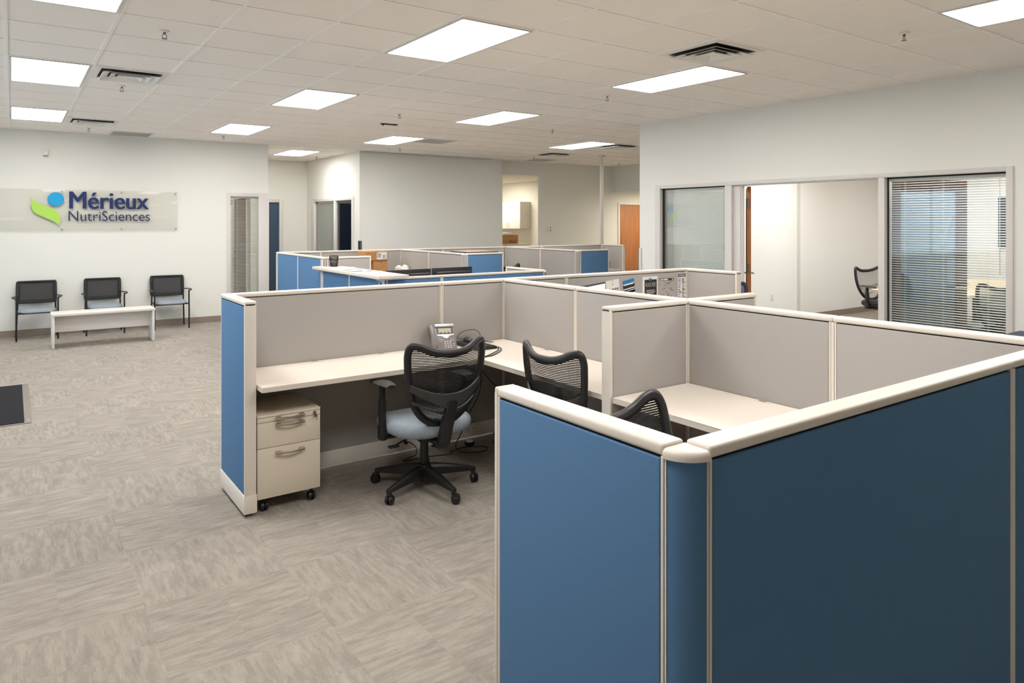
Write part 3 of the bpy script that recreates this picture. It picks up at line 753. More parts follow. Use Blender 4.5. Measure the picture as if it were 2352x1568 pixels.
panel('far grey end panel in front of the cherry door', 'y', 9.7525, 9.98, YBF - HT, fa=Gr, fb=Bl, end_a=True)
# low reception front
LO = 1.07
panel('low blue panel under the far half of the counter', 'y', XF, 7.85, 8.70, top=LO, fa=Bl, fb=Gr)
panel('low blue panel under the near half of the counter', 'y', XF, 7.015, 7.85, top=LO, fa=Bl, fb=Gr, seam_b=True)
post('rounded blue corner at the near end of the counter', XF, 6.9825, top=LO, q=(-1, -1))
panel('low blue panel in front of the left monitor', 'x', 6.9825, XF + HT, 3.96, top=LO, fa=Bl, fb=Gr, seam_b=True)
panel('long low blue panel in front of the right monitor', 'x', 6.9825, 3.96, 5.42, top=LO, fa=Bl, fb=Gr)
post('rounded blue corner at the right end of the low panels', 5.4525, 6.9825, top=LO, q=(1, -1))
panel('low grey return panel at the right end of the reception', 'y', 5.4525, 7.015, 7.78, top=LO, fa=Gr, fb=Bl, end_b=True)

# power pole
t = thing('power_pole', 'slim pale power pole from the far cubicle corner to the ceiling', 'power pole', (9.7525, 10.61, 1.222))
MB().box(9.722, 9.752, 10.585, 10.635, 1.222, CEIL, .002).build('pole', M_alu, t); MB().box(9.752, 9.782, 10.585, 10.635, 1.222, CEIL, .002).build('cover', M_white, t)
MB().box(9.70, 9.805, 10.56, 10.66, CEIL - .03, CEIL - .003, .003).build('ceiling_trim', M_alu, t)

# ------------------------------------------------------------------ worktops
def worktop(label, poly, z=.745, th=.03, m=M_top):
    xs = [p[0] for p in poly]; ys = [p[1] for p in poly]
    mb = MB()
    mb.loft([[Vector((x, y, z - th)) for x, y in poly], [Vector((x, y, z)) for x, y in poly]])
    es = [e for e in mb.bm.edges if abs(e.verts[0].co.z - e.verts[1].co.z) < 1e-6]
    bmesh.ops.bevel(mb.bm, geom=es, offset=.002, segments=2, affect='EDGES')
    o = mb.build('worktop', m, origin=(sum(xs) / len(xs), sum(ys) / len(ys), z - th))
    return tag(o, label, 'worktop', 'cubicle worktops')
worktop('L-shaped beige worktop with the phone on it', [(1.137, 4.012), (2.585, 4.012), (2.585, 2.80), (3.178, 2.80), (3.178, 4.598), (1.137, 4.598)])
worktop('beige worktop in the cubicle with the nearest mesh chair', [(2.585, 1.60), (2.585, 2.73), (3.178, 2.73), (3.178, .99), (1.145, .99), (1.145, 1.58)])
worktop('worktop under the monitor and flyers behind the spine', [(3.247, 2.80), (3.84, 2.80), (3.84, 4.012), (5.328, 4.012), (5.328, 4.598), (3.247, 4.598)])
worktop('worktop of the hidden front right workstation', [(3.247, .99), (5.328, .99), (5.328, 1.58), (3.84, 1.58), (3.84, 2.73), (3.247, 2.73)])
worktop('reception desk top under the monitor backs', [(3.288, 7.018), (5.416, 7.018), (5.416, 7.62), (3.9, 7.62), (3.9, 8.69), (3.288, 8.69)])
worktop('far worktop with the cardboard boxes', [(3.288, 9.98), (5.238, 9.98), (5.238, 10.575), (3.288, 10.575)])
worktop('far worktop in the second far cubicle', [(5.31, 10.0), (7.357, 10.0), (7.357, 10.575), (5.31, 10.575)])
worktop('far worktop beside the power pole', [(7.43, 10.0), (9.1, 10.0), (9.1, 9.99), (9.715, 9.99), (9.715, 10.575), (7.43, 10.575)])
# grommet notches on the worktops
def grommet(x, y, label, along='x'):
    t = thing('cable_grommet', label, 'cable grommet', (x, y, .745), 'worktop cable grommets')
    a, b = (.045, .016) if along == 'x' else (.016, .045)
    MB().box(x - a, x + a, y - b, y + b, .745, .7475, .001).build('cover', M_top, t)
    MB().box(x - a * .5, x + a * .5, y - b * .5, y + b * .45, .7475, .748).build('slot', M_steel, t)
grommet(1.64, 4.575, 'left cable grommet behind the drawer unit'); grommet(2.12, 4.575, 'cable grommet on the desk left of the phone')
grommet(3.155, 4.02, 'cable grommet beside the spine behind the second mesh chair', 'y'); grommet(3.155, 2.22, 'cable grommet on the nearest cubicle worktop', 'y')
# transaction counter
t = thing('transaction_counter', 'raised pale counter on the low blue panels of the far reception', 'counter', (3.29, 7.85, 1.07))
MB().box(3.12, 3.47, 6.80, 8.80, 1.07, 1.105, .004).build('countertop', M_top, t)
for y in (6.87, 8.66):
    MB().prism([(3.13, 1.07), (3.13, 1.055), (3.16, 1.05), (3.19, 1.035), (3.205, 1.0), (3.21, .93), (3.2195, .93), (3.2195, 1.07)], 'xz', y, y + .012).build('bracket', M_trim, t)
# under-desk dark modesty: cable outlet plates on the raceways
def outlet(x, y, z, label, face='-y', m=M_trim):
    t = thing('power_outlet', label, 'outlet', (x, y, z), 'power outlets')
    MB().box(x - .055, x + .055, y - .004, y, z - .028, z + .028, .002).build('plate', m, t)
    mm = MB()
    for dx in (-.026, .026):
        for ddx in (-.006, .006): mm.box(x + dx + ddx - .0015, x + dx + ddx + .0015, y - .0046, y - .0038, z - .004, z + .010)
        mm.box(x + dx - .002, x + dx + .002, y - .0046, y - .0038, z - .016, z - .011)
    mm.build('sockets', M_gap, t)
outlet(2.286, 4.5965, .085, 'outlet in the desk base with a black plug in it'); outlet(2.87, 4.5965, .085, 'outlet in the desk base right of the near chair')
t = thing('power_outlet', 'white wall outlet inside the office, seen through its doorway', 'outlet', (10.1, 6.92, .44), 'power outlets')
MB().box(10.065, 10.135, 6.914, 6.92, .385, .50, .002).build('plate', M_white, t)
MB().box(10.085, 10.115, 6.9128, 6.914, .45, .485, .001).box(10.085, 10.115, 6.9128, 6.914, .40, .435, .001).build('sockets', M_stripe, t)

# ------------------------------------------------------------------ mobile drawer unit
x0, x1, yf, yb = 1.141, 1.511, 4.12, 4.56
t = thing('drawer_unit', 'beige mobile drawer unit under the left end of the desk', 'drawer unit', ((x0 + x1) / 2, (yf + yb) / 2, 0))
MB().box(x0 + .002, x1 - .002, yf + .018, yb, .085, .556, .003).build('body', M_ped, t)
MB().box(x0, x1, yf - .002, yb + .002, .548, .562, .003).build('top', M_ped, t)
def handle(z):
    m = MB(); a, b = 1.243, 1.41
    m.box(a, a + .03, yf - .026, yf, z - .008, z + .010, .003).box(b - .03, b, yf - .026, yf, z - .008, z + .010, .003)
    m.tube([(a + .002, yf - .022, z + .002), (a + .05, yf - .03, z), ((a + b) / 2, yf - .034, z - .001), (b - .05, yf - .03, z), (b - .002, yf - .022, z + .002)], .0065, 10, smooth=4)
    return m
for z0, z1, hz in ((.520, .546, .536), (.373, .517, .497), (.083, .370, .337)):
    dr = MB().box(x0 + .001, x1 - .001, yf, yf + .018, z0, z1, .002).build('drawer', M_ped, t)
    handle(hz).build('handle', M_chrome, dr)
m = MB().cyl((1.475, yf + .001, .536), (1.475, yf - .008, .536), .009, n=20).build('lock', M_chrome, t)
MB().box(1.4735, 1.4765, yf - .022, yf - .008, .531, .541).cyl((1.475, yf - .02, .520), (1.475, yf - .017, .520), .010, n=16).box(1.484, 1.486, yf - .02, yf - .012, .495, .520).build('keys', M_steel, m)
def caster(mb_fn, x, y, parent, r=.028):
    m = MB()
    for s in (-1, 1): m.cyl((x + s * .006, y, r), (x + s * .020, y, r), r, r * .86, n=24)
    m.cyl((x - .007, y, r), (x + .007, y, r), r * .5, n=12)
    m.cyl((x, y, r), (x, y, r * 2 + .03), .009, n=10)
    m.build('caster', M_black, parent)
for px, py in ((1.19, 4.165), (1.47, 4.165), (1.19, 4.52), (1.47, 4.52)): caster(None, px, py, t)

# ------------------------------------------------------------------ task chair (built at the origin, facing +Y)
def chair_back_curve(k=5):
    half = [(0, .902), (.07, .905), (.13, .920), (.19, .948), (.233, .952), (.250, .912), (.250, .845), (.241, .76), (.224, .68), (.195, .60), (.152, .535), (.097, .488), (.04, .470), (0, .467)]
    pts = half + [(-x, z) for x, z in reversed(half[1:-1])]
    return pts
def by(x, z):
    """depth of the back shell: reclined, wings wrapped forward"""
    return -.225 - (z - .46) * .28 + 1.25 * x * x - .035 * math.sin((z - .46) / .49 * PI)
def make_task_chair(name, label, meshmat=M_black, seatmat=M_seat, arms=True, group='mesh task chairs', rot_base=0):
    t = thing(name, label, 'office chair', (0, 0, 0), group)
    # five-star base
    star = MB()
    star.lathe([(.028, .075), (.045, .08), (.048, .13), (.040, .155), (.03, .16)], n=24)
    angs = [R(a - 1) for a in (-40, -112, 176, 104, 32)]
    for a in angs:
        dx, dy = math.sin(a), math.cos(a); nx, ny = dy, -dx
        rings = []
        for r_, z_, w_, h_ in ((.02, .118, .028, .036), (.12, .112, .024, .030), (.22, .100, .019, .022), (.305, .088, .015, .014), (.335, .083, .013, .011)):
            c = Vector((dx * r_, dy * r_, z_))
            rings.append([c + Vector((nx * w_ * sx, ny * w_ * sx, h_ * sz)) for sx, sz in ((-1, -1), (1, -1), (1, .5), (.55, 1), (-.55, 1), (-1, .5))])
        star.loft(rings)
        star.cyl((dx * .322, dy * .322, .055), (dx * .322, dy * .322, .095), .014, n=12)
    so = star.build('star_base', M_black, t)
    for a in angs:
        dx, dy = math.sin(a), math.cos(a); c = Vector((dx * .325, dy * .325, 0)); an = a + 1.1
        ax = Vector((math.cos(an), math.sin(an), 0)); bx_ = Vector((-ax.y, ax.x, 0)); r = .029
        m = MB()
        cc = c + bx_ * .012 + Vector((0, 0, r))
        for s in (-1, 1): m.cyl(cc + ax * (s * .005), cc + ax * (s * .021), r, r * .86, n=24); m.cyl(cc + ax * (s * .021), cc + ax * (s * .024), r * .6, r * .5, n=16)
        m.cyl(cc - ax * .006, cc + ax * .006, r * .5, n=12)
        m.tube([cc + Vector((0, 0, r * .9)) - bx_ * .012, cc + Vector((0, 0, r * 1.05)) + bx_ * .0, cc + bx_ * .022 + Vector((0, 0, r * .6))], .010, 8, smooth=3)
        m.build('caster', M_black, so)
    MB().cyl((0, 0, .05), (0, 0, .16), .022, n=20).cyl((0, 0, .14), (0, 0, .29), .026, n=24).cyl((0, 0, .28), (0, 0, .345), .014, n=20).build('gas_cylinder', M_black, t)
    mech = MB().box(-.085, .085, -.13, .12, .325, .372, .012).box(-.05, .05, -.24, -.10, .335, .362, .008).box(-.14, .14, -.1, .11, .362, .378, .003)
    mech.build('mechanism', M_black, t)
    lv = MB().tube([(-.08, -.02, .345), (-.18, -.05, .335), (-.23, -.07, .325)], .005, 8, smooth=3).box(-.275, -.21, -.09, -.055, .316, .330, .005)
    lv.build('lever', M_black, t)
    MB().cyl((.0, -.13, .34), (.0, -.16, .33), .026, n=18).build('tension_knob', M_black, t)
    # seat cushion
    seat = MB(); rings = []
    N = 40
    def se(a, sx, sy, e=.62):
        c, s_ = math.cos(a), math.sin(a)
        return (sx * math.copysign(abs(c) ** e, c), sy * math.copysign(abs(s_) ** e, s_))
    for fz, fs in ((0, .80), (.004, .90), (.02, .985), (.045, 1.0), (.066, .965), (.078, .88), (.084, .70), (.083, .4), (.081, .05)):
        ring = []
        for k in range(N):
            x, y = se(2 * PI * k / N, .272 * fs, .25 * fs)
            z = .372 + fz * 1.15 + .012 * (y / .235) * 0 - .018 * max(0, (y - .12) / .12) ** 2 * fs + .010 * (abs(x) / .25) ** 2
            ring.append(Vector((x, y + .005, z)))
        rings.append(ring)
    seat.loft(rings); seat.build('seat', seatmat, t, ang=60)
    # back frame
    P = [Vector((x, by(x, z), z)) for x, z in chair_back_curve()]
    fr = MB().tube(P, .023, 12, closed=True, smooth=5, flat=(.018, Vector((0, 1, 0)))).build('backrest_frame', M_black, t, ang=60)
    # mesh: fine horizontal strips
    C = catmull(P, 5, True)
    def halfw(z):
        xs = []
        for a, b in zip(C, C[1:] + C[:1]):
            if a.x >= -1e-6 and b.x >= -1e-6 and (a.z - z) * (b.z - z) <= 0 and abs(a.z - b.z) > 1e-9:
                xs.append(a.x + (b.x - a.x) * (z - a.z) / (b.z - a.z))
        return max(xs) if xs else 0
    def innerw(z):
        xs = []
        for a, b in zip(C, C[1:] + C[:1]):
            if a.x >= -1e-6 and b.x >= -1e-6 and (a.z - z) * (b.z - z) <= 0 and abs(a.z - b.z) > 1e-9:
                xs.append(a.x + (b.x - a.x) * (z - a.z) / (b.z - a.z))
        return min(xs) if z > .902 and len(xs) > 1 else 0
    me = MB(); z = .478
    while z < .940:
        w1 = halfw(z) - .006; w0 = innerw(z)
        spans = [(-w1, w1)] if w0 <= .01 else [(-w1, -w0 - .0), (w0, w1)]
        for a, b in spans:
            if b - a < .01: continue
            n = 14
            lo = [me.bm.verts.new((a + (b - a) * k / n, by(a + (b - a) * k / n, z) , z)) for k in range(n + 1)]
            hi = [me.bm.verts.new((a + (b - a) * k / n, by(a + (b - a) * k / n, z + .0070) , z + .0070)) for k in range(n + 1)]
            for k in range(n): me.bm.faces.new((lo[k], lo[k + 1], hi[k + 1], hi[k]))
        z += .0096
    me.build('mesh_back', meshmat, fr)
    # lumbar yoke: crescent + lower arms
    lm = MB()
    def band(top, bot, off, th=.010, n=16):
        rings = []
        for k in range(n + 1):
            u = -1 + 2 * k / n
            x = u * top[0]; zt = top[2] + (top[1] - top[2]) * abs(u) ** 2.0; zb = bot[2] + (bot[1] - bot[2]) * abs(u) ** bot[3]
            y = by(x, (zt + zb) / 2) - off * (1 - u ** 2) - .012
            rings.append([Vector((x, y, zb)), Vector((x, y - th, zb + .004)), Vector((x, y - th, zt - .004)), Vector((x, y, zt))])
        lm.loft(rings)
    band((.238, .735, .665), (0, .690, .570, 1.3), .035)
    band((.222, .635, .560), (0, .612, .515, 1.0), .035)
    lm.build('lumbar_yoke', M_slate, fr, ang=60)
    # back bracket
    br = MB(); rings = []
    for z_, y_, w_, d_ in ((.315, -.225, .036, .018), (.345, -.250, .037, .022), (.40, -.272, .037, .022), (.46, -.292, .037, .021), (.54, -.325, .036, .019), (.605, -.350, .034, .016), (.622, -.353, .026, .012)):
        rings.append([Vector((sx * w_ * a_, y_ + sy * d_ * b_, z_)) for sx, sy, a_, b_ in ((-1, -1, .8, 1), (1, -1, .8, 1), (1, -1, 1, .7), (1, 1, 1, 1), (-1, 1, 1, 1), (-1, -1, 1, .7))])
    br.loft(rings); br.build('back_bracket', M_black, t)
    if arms:
        for s in (-1, 1):
            x = s * .285
            am = MB()
            am.tube([(s * .10, .0, .368), (s * .2, .0, .362), (s * .262, .0, .37)], .016, 10, smooth=4, flat=(.012, Vector((0, 0, 1))))
            am.box(x - .020, x + .020, -.032, .032, .352, .44, .008)
            am.box(x - .017, x + .017, -.027, .027, .43, .60, .007).box(x - .013, x + .013, -.021, .021, .58, .676, .005)
            a = am.build('armrest', M_black, t)
            pd = MB(); rings = []
            for k in range(9):
                u = k / 8; y = -.11 + .26 * u; w = .045 + .008 * math.sin(u * PI); w *= (1 - .35 * abs(2 * u - 1) ** 3)
                zc = .690 + .006 * math.sin(u * PI) - .012 * u * u
                rings.append([Vector((x - s * .012 + w * math.cos(q) * (1), y, zc + .012 * math.sin(q))) for q in [2 * PI * i / 12 for i in range(12)]])
            pd.loft(rings); pd.build('arm_pad', M_slate, a, ang=60)
    return t
chA = make_task_chair('task_chair', 'black mesh task chair with blue-grey seat at the phone desk')
def place(o, x, y, heading):
    o.location = (x, y, 0); o.rotation_euler = (0, 0, -R(heading)); return o
place(chA, 2.115, 3.936, 1)
chB = place(dup(chA, label='black mesh chair tucked at the spine, left of the grey stub divider'), 2.785, 3.135, 88)
for c_ in chB.children:
    if c_.name.startswith('star_base'): c_.rotation_euler = (0, 0, R(-32))
chC = place(dup(chA, label='nearest black mesh chair, only its back showing over the large blue panel'), 2.07, 1.60, 164.5)
for c_ in chC.children:        # this chair is tipped a little farther back
    if c_.name.startswith(('backrest_frame', 'back_bracket')):
        c_.matrix_local = Matrix.Translation((0, -.22, .385)) @ Matrix.Rotation(R(11), 4, 'X') @ Matrix.Translation((0, .22, -.36))
chD = place(dup(chA, label='black chair whose top shows between the far blue square panel and the low return panel'), 6.785, 10.0, 0)
# chair inside the doorway side, navy
chE = make_task_chair('task_chair', 'navy backed chair at the office doorway, behind the grey end panel', meshmat=M_navyfab, group='other office chairs')
for ch in chE.children:
    if ch.name.startswith('backrest_frame'): ch.data.materials[0] = M_navyfab
place(chE, 6.62, 4.93, 200)

# ------------------------------------------------------------------ desk phone
t = thing('desk_phone', 'grey office desk phone on the worktop by the panel seam', 'phone', (0, 0, 0))
ph = MB()
# local: x right, y back, tilted face; front edge y=-.1
Mt = Matrix.Translation((0, -.085, .012)) @ Matrix.Rotation(R(48), 4, 'X')
ph.box(-.098, .098, 0, .205, -.016, .004, .006, 3, M=Mt); ph.build('body', M_phone, t)
MB().box(-.07, .07, -.02, .09, 0, .012, .004).prism([(-.02, .01), (.085, .01), (.055, .14), (.04, .14)], 'yz', -.06, .06).build('stand', M_black, t)
MB().box(-.045, .098, .19, .215, -.004, .014, .006, 3, M=Mt).build('top_bar', M_phonelt, t)
MB().box(-.033, .085, .135, .188, .004, .0065, .001, 1, M=Mt).build('display_bezel', M_slate, t)
MB().box(-.022, .072, .145, .178, .0065, .0072, M=Mt).build('display', M_lcd, t)
MB().prism([(-.035, .128), (.09, .128), (.09, .122), (.055, .112), (.04, .095), (.028, .09), (.016, .095), (0, .112), (-.035, .118)], 'xy', .004, .006, M=Mt).build('silver_band', M_phonelt, t)
MB().lathe([(.012, .006), (.012, .009), (.009, .0095), (.001, .0095)], (.028, .106, 0), 20, M=Mt).build('navigation_button', M_white, t)
ks = MB()
for i in range(3):
    for j in range(4): ks.box(.006 + i * .019, .020 + i * .019, .012 + j * .016, .022 + j * .016, .004, .0075, .0015, 1, M=Mt)
for a, b in ((-.022, .085), (-.005, .078), (-.02, .07), (.06, .085), (.078, .078), (.062, .07), (.073, .045), (.073, .03)): ks.box(a - .006, a + .006, b - .004, b + .004, .004, .0075, .0015, 1, M=Mt)
for k in range(4): ks.box(-.028 + k * .028, -.012 + k * .028, .1365, .1415, .0065, .008, M=Mt)
ks.build('keys', M_key, t)
hs = MB(); rings = []
for k in range(13):
    u = k / 12; y = .005 + .2 * u; hgt = .014 + .022 * (1 - abs(2 * u - 1) ** 3) * .4 + (.010 if (u < .22 or u > .78) else 0) * 0
    lift = .018 + .014 * math.sin(u * PI); w = .022 + .003 * math.cos(u * 2 * PI)
    hh = .016 if .2 < u < .8 else .02
    if k in (0, 12): w *= .6; hh *= .6
    rings.append([Mt @ Vector((-.072 + w * math.cos(q), y, lift + hh * .62 * math.sin(q))) for q in [2 * PI * i / 14 for i in range(14)]])
hs.loft(rings)
for y in (.03, .18): hs.cyl(Mt @ Vector((-.072, y, .018)), Mt @ Vector((-.072, y, .004)), .02, .021, n=18)
hs.build('handset', M_phone, t, ang=60)
t.location = (2.545, 4.47, .745); t.rotation_euler = (0, 0, R(-17))
tag(MB().tube([(2.545, 4.47, .752), (2.53, 4.52, .750), (2.60, 4.57, .7495), (2.80, 4.585, .7495), (2.98, 4.57, .7495), (3.02, 4.50, .7495)], .0022, 6, smooth=5).build('phone_cord', M_black, origin=(2.7, 4.5, .745)), 'thin black cord lying behind the phone', 'cable')

# keyboard and mouse
t = thing('keyboard', 'black keyboard lying at the inner desk corner', 'keyboard', (2.81, 4.44, .745))
MB().box(2.72, 2.895, 4.27, 4.595, .7465, .766, .005, 3).build('case', M_black, t)
m = MB()
for i in range(6):
    for j in range(14): m.box(2.73 + i * .0265, 2.751 + i * .0265, 4.285 + j * .0215, 4.303 + j * .0215, .766, .7695, .001, 1)
m.build('keycaps', M_slate, t)
t = thing('computer_mouse', 'dark mouse resting on the keyboard behind the phone', 'mouse', (2.80, 4.52, .77))
rings = []
mm = MB()
for zf, sf in ((0, .92), (.008, 1), (.02, .93), (.029, .72), (.034, .4), (.035, .02)):
    rings.append([Vector((2.80 + .03 * sf * math.cos(q), 4.52 + .052 * sf * math.sin(q), .7705 + zf)) for q in [2 * PI * i / 24 for i in range(24)]])
mm.loft(rings); mm.build('body', M_slate, t, ang=60)
MB().box(2.797, 2.803, 4.475, 4.49, .795, .806, .002).build('wheel', M_phonelt, t)
tag(MB().tube([(2.80, 4.572, .78), (2.74, 4.58, .80), (2.76, 4.54, .845), (2.83, 4.50, .862), (2.87, 4.48, .84), (2.885, 4.47, .80), (2.90, 4.45, .775), (2.91, 4.36, .772)], .0022, 6, smooth=5).build('mouse_cable', M_black, origin=(2.8, 4.5, .77)), 'looped mouse cable above the keyboard', 'cable')
tag(MB().tube([(2.90, 4.29, .757), (2.86, 4.2, .752), (2.70, 4.08, .750), (2.60, 4.03, .749), (2.575, 4.003, .744), (2.572, 3.998, .70), (2.63, 4.08, .55), (2.70, 4.25, .40), (2.68, 4.35, .25), (2.66, 4.38, .15), (2.62, 4.40, .05), (2.66, 4.36, .008), (2.80, 4.30, .006), (2.86, 4.38, .006), (2.72, 4.46, .006), (2.58, 4.42, .006)], .0035, 8, smooth=5).build('power_cable', M_black, origin=(2.65, 4.2, 0)), 'black cable hanging from the desk corner to a coil on the carpet', 'cable')
tag(MB().tube([(2.905, 4.27, .757), (2.87, 4.18, .753), (2.72, 4.06, .750), (2.625, 4.035, .749), (2.567, 3.999, .744), (2.566, 3.992, .70), (2.72, 4.06, .55), (2.90, 4.2, .45), (3.0, 4.3, .3), (3.02, 4.35, .15), (3.0, 4.4, .05), (2.95, 4.42, .008)], .0035, 8, smooth=5).build('power_cable', M_black, origin=(2.7, 4.1, 0)), 'second black cable hanging away to the right under the desk', 'cable')
tag(MB().tube([(2.312, 4.588, .085), (2.34, 4.57, .082), (2.375, 4.55, .05), (2.37, 4.53, .010), (2.33, 4.50, .006), (2.25, 4.47, .006), (2.24, 4.44, .006), (2.4, 4.43, .006), (2.58, 4.38, .006)], .0035, 8, smooth=5).cyl((2.312, 4.594, .085), (2.312, 4.57, .085), .012, n=12).build('plug_cable', M_black, origin=(2.3, 4.5, 0)), 'plugged-in black cable running from the base outlet to the floor', 'cable')
PX, PY = 2.80, 4.50
t = thing('cable_puck', 'small round black puck with a white face on the carpet behind the near chair', 'puck', (PX, PY, 0))
MB().lathe([(.001, .0), (.036, .0), (.040, .010), (.040, .020), (.034, .028), (.001, .028)], (PX, PY, .0), 24).build('body', M_black, t)
MB().lathe([(.001, .0281), (.030, .0283), (.029, .031), (.001, .0315)], (PX, PY, 0), 24).build('face', M_white, t)

# ------------------------------------------------------------------ right bay: monitor, flyers
def monitor(label, x0, x1, y, ztop, face, zb=.745, tilt=0, m=M_screen, depth=.045, hgt=.34):
    cx = (x0 + x1) / 2; wdt = x1 - x0
    t = thing('computer_monitor', label, 'monitor', (cx, y, zb), 'computer monitors')
    s = face
    z0 = ztop - hgt
    MB().box(x0, x1, y - .012 * 1, y + .012, z0, ztop, .004, 2).build('housing', M_black, t)
    MB().box(x0 + .03, x1 - .03, y - s * .012, y - s * (.012 + depth), z0 + .05, ztop - .045, .014, 3).build('back_shell', M_black, t)
    for bx in ((x0, x1, ztop - .016, ztop), (x0, x1, z0, z0 + .022), (x0, x0 + .014, z0, ztop), (x1 - .014, x1, z0, ztop)): pass
    MB().box(x0 + .013, x1 - .013, y + s * .0122, y + s * .013, z0 + .022, ztop - .014).build('screen', m, t)
    MB().box(cx - .03, cx + .03, y - s * .045, y - s * .07, zb + .01, z0 + .15, .004).build('neck', M_black, t)
    MB().box(cx - .12, cx + .12, y - .08 - s * .03, y + .08 - s * .03, zb + .0005, zb + .012, .004).build('foot', M_black, t)
    return t
t = monitor('monitor with a lit white screen, left of the pinned flyers', 3.593, 4.093, 4.29, 1.168, -1)
t.rotation_euler = (0, 0, R(25))
t = monitor('left one of two black monitor backs behind the low blue panel', 3.50, 4.07, 7.42, 1.115, +1)
t = monitor('right one of two black monitor backs behind the low blue panel', 4.10, 4.66, 7.44, 1.117, +1)
def flyer(label, x0, x1, z0, z1, rot=0, bg=M_paper, y=4.6005, extra=None, y0s=0.0):
    cx, cz = (x0 + x1) / 2, (z0 + z1) / 2
    t = thing('flyer', label, 'flyer', (cx, y, cz), 'flyers pinned to the grey panel')
    Mr = Matrix.Translation((cx, y, cz)) @ Matrix.Rotation(R(rot), 4, 'Y') @ Matrix.Translation((-cx, -y, -cz))
    MB().box(x0, x1, y - .0016, y - .0006, z0, z1, M=Mr).build('sheet', bg, t)
    def B(name, mt, rects, k=1):
        m = MB()
        for (a, b, c_, d_) in rects: m.box(x0 + a * (x1 - x0), x0 + b * (x1 - x0), y - .0016 - .0004 * k, y - .0014, z0 + c_ * (z1 - z0), z0 + d_ * (z1 - z0), M=Mr)
        m.build(name, mt, t)
    def Tx(name, mt, s, bx, k=2, bold=0.0):
        m = MB(); text_into(m, s, (x0 + bx[0] * (x1 - x0), x0 + bx[1] * (x1 - x0), z0 + bx[2] * (z1 - z0), z0 + bx[3] * (z1 - z0)), y - .0016 - .0004 * k, .0003, bold=bold)
        for v in m.bm.verts: v.co = Mr @ v.co
        m.build(name, mt, t, smooth=False)
    if extra: extra(B, Tx)
    MB().cyl(Mr @ Vector((cx, y - .001, z1 - .008)), Mr @ Vector((cx, y - .007, z1 - .008)), .003, n=10).build('pin', M_inkblue, t)
    return t
YP = 4.6015
flyer('white sheet with large brown letters cut off, next to the monitor', 4.285, 4.445, .955, 1.155, -6, extra=lambda B, Tx: (Tx('lettering', M_brownink, 'UGES', (.12, .95, .36, .62), bold=.02), B('stamp', M_inkgrey, [(.45, .54, .78, .84)])), y=YP)
def e2(B, Tx):
    B('blue_bands', M_inkblue, [(0, 1, .78, 1), (.35, 1, .22, .38), (0, 1, 0, .05)])
    B('dark_bands', M_ink, [(0, 1, .52, .74), (0, 1, .25, .46), (0, .34, .1, .25)])
    B('white_bands', M_paper, [(.1, .9, .70, .78), (.0, 1.0, .46, .51), (.35, 1, .36, .40)], 2)
flyer('blue, black and white banded card', 4.49, 4.635, .99, 1.150, -9, extra=e2, y=YP)
def e3(B, Tx):
    B('black_field', M_ink, [(.13, .93, 0, .89)])
    B('tape', M_inkblue, [(.40, .62, .86, .93)], 2)
    Tx('title', M_inkgrey, 'ROCK FEST', (.2, .88, .64, .78), 2, .01)
    B('lines', M_inkgrey, [(.25, .8, .50, .53), (.22, .84, .45, .475), (.3, .75, .40, .43), (.22, .84, .30, .33), (.18, .88, .25, .275), (.3, .75, .2, .225), (.25, .8, .12, .15)], 2)
flyer('black concert poster on white paper with pale lettering', 4.735, 4.935, .90, 1.165, 0, extra=e3, y=YP)
def e4(B, Tx):
    B('title_bar', M_slate, [(.02, .98, .88, .97)])
    B('title_marks', M_paper, [(.05, .13, .90, .94), (.16, .3, .90, .945), (.33, .6, .90, .95), (.88, .93, .9, .95)], 2)
    rr = random.Random(3); B('figures', M_ink, [(a, a + .035, b, b + .03) for a, b in [(rr.uniform(.05, .9), rr.uniform(.2, .82)) for _ in range(34)]])
flyer('grey seating map with a dark title bar', 4.945, 5.158, .90, 1.145, 0, M_inkgrey, extra=e4, y=YP)
def e5(B, Tx):
    B('title_bar', M_ink, [(.03, .97, .885, .985)])
    Tx('title', M_paper, 'SCHEDULE', (.12, .92, .905, .965), 2, .01)
    L = []
    rr = random.Random(5)
    for c0, c1 in ((.06, .44), (.52, .94)):
        z = .84
        while z > .04:
            L.append((c0, c0 + (c1 - c0) * rr.choice((.6, 1, .8)), z - .018, z)); z -= rr.choice((.03, .045, .06))
    B('lines', M_slate, L)
flyer('tall white schedule sheet against the corner post', 5.212, 5.328, .86, 1.178, 0, extra=e5, y=YP)

# ------------------------------------------------------------------ counter objects
t = thing('pencil_cup', 'black wire mesh cup standing on the raised counter', 'cup', (3.33, 8.60, 1.105))
m = MB(); n = 28
for k in range(n):
    a = 2 * PI * k / n; m.tube([(3.33 + .045 * math.cos(a), 8.60 + .045 * math.sin(a), 1.107), (3.33 + .058 * math.cos(a), 8.60 + .058 * math.sin(a), 1.240)], .0012, 4)
    m.tube([(3.33 + .045 * math.cos(a), 8.60 + .045 * math.sin(a), 1.107), (3.33 + .058 * math.cos(a + .45), 8.60 + .058 * math.sin(a + .45), 1.240)], .0010, 4)
    m.tube([(3.33 + .045 * math.cos(a), 8.60 + .045 * math.sin(a), 1.107), (3.33 + .058 * math.cos(a - .45), 8.60 + .058 * math.sin(a - .45), 1.240)], .0010, 4)
m.build('mesh_wall', M_black, t)
MB().tube([(3.33 + .059 * math.cos(a), 8.60 + .059 * math.sin(a), 1.241) for a in [2 * PI * k / 24 for k in range(24)]], .003, 6, closed=True).build('rim', M_black, t)
MB().cyl((3.33, 8.60, 1.1052), (3.33, 8.60, 1.113), .046, n=24).build('bottom', M_black, t)
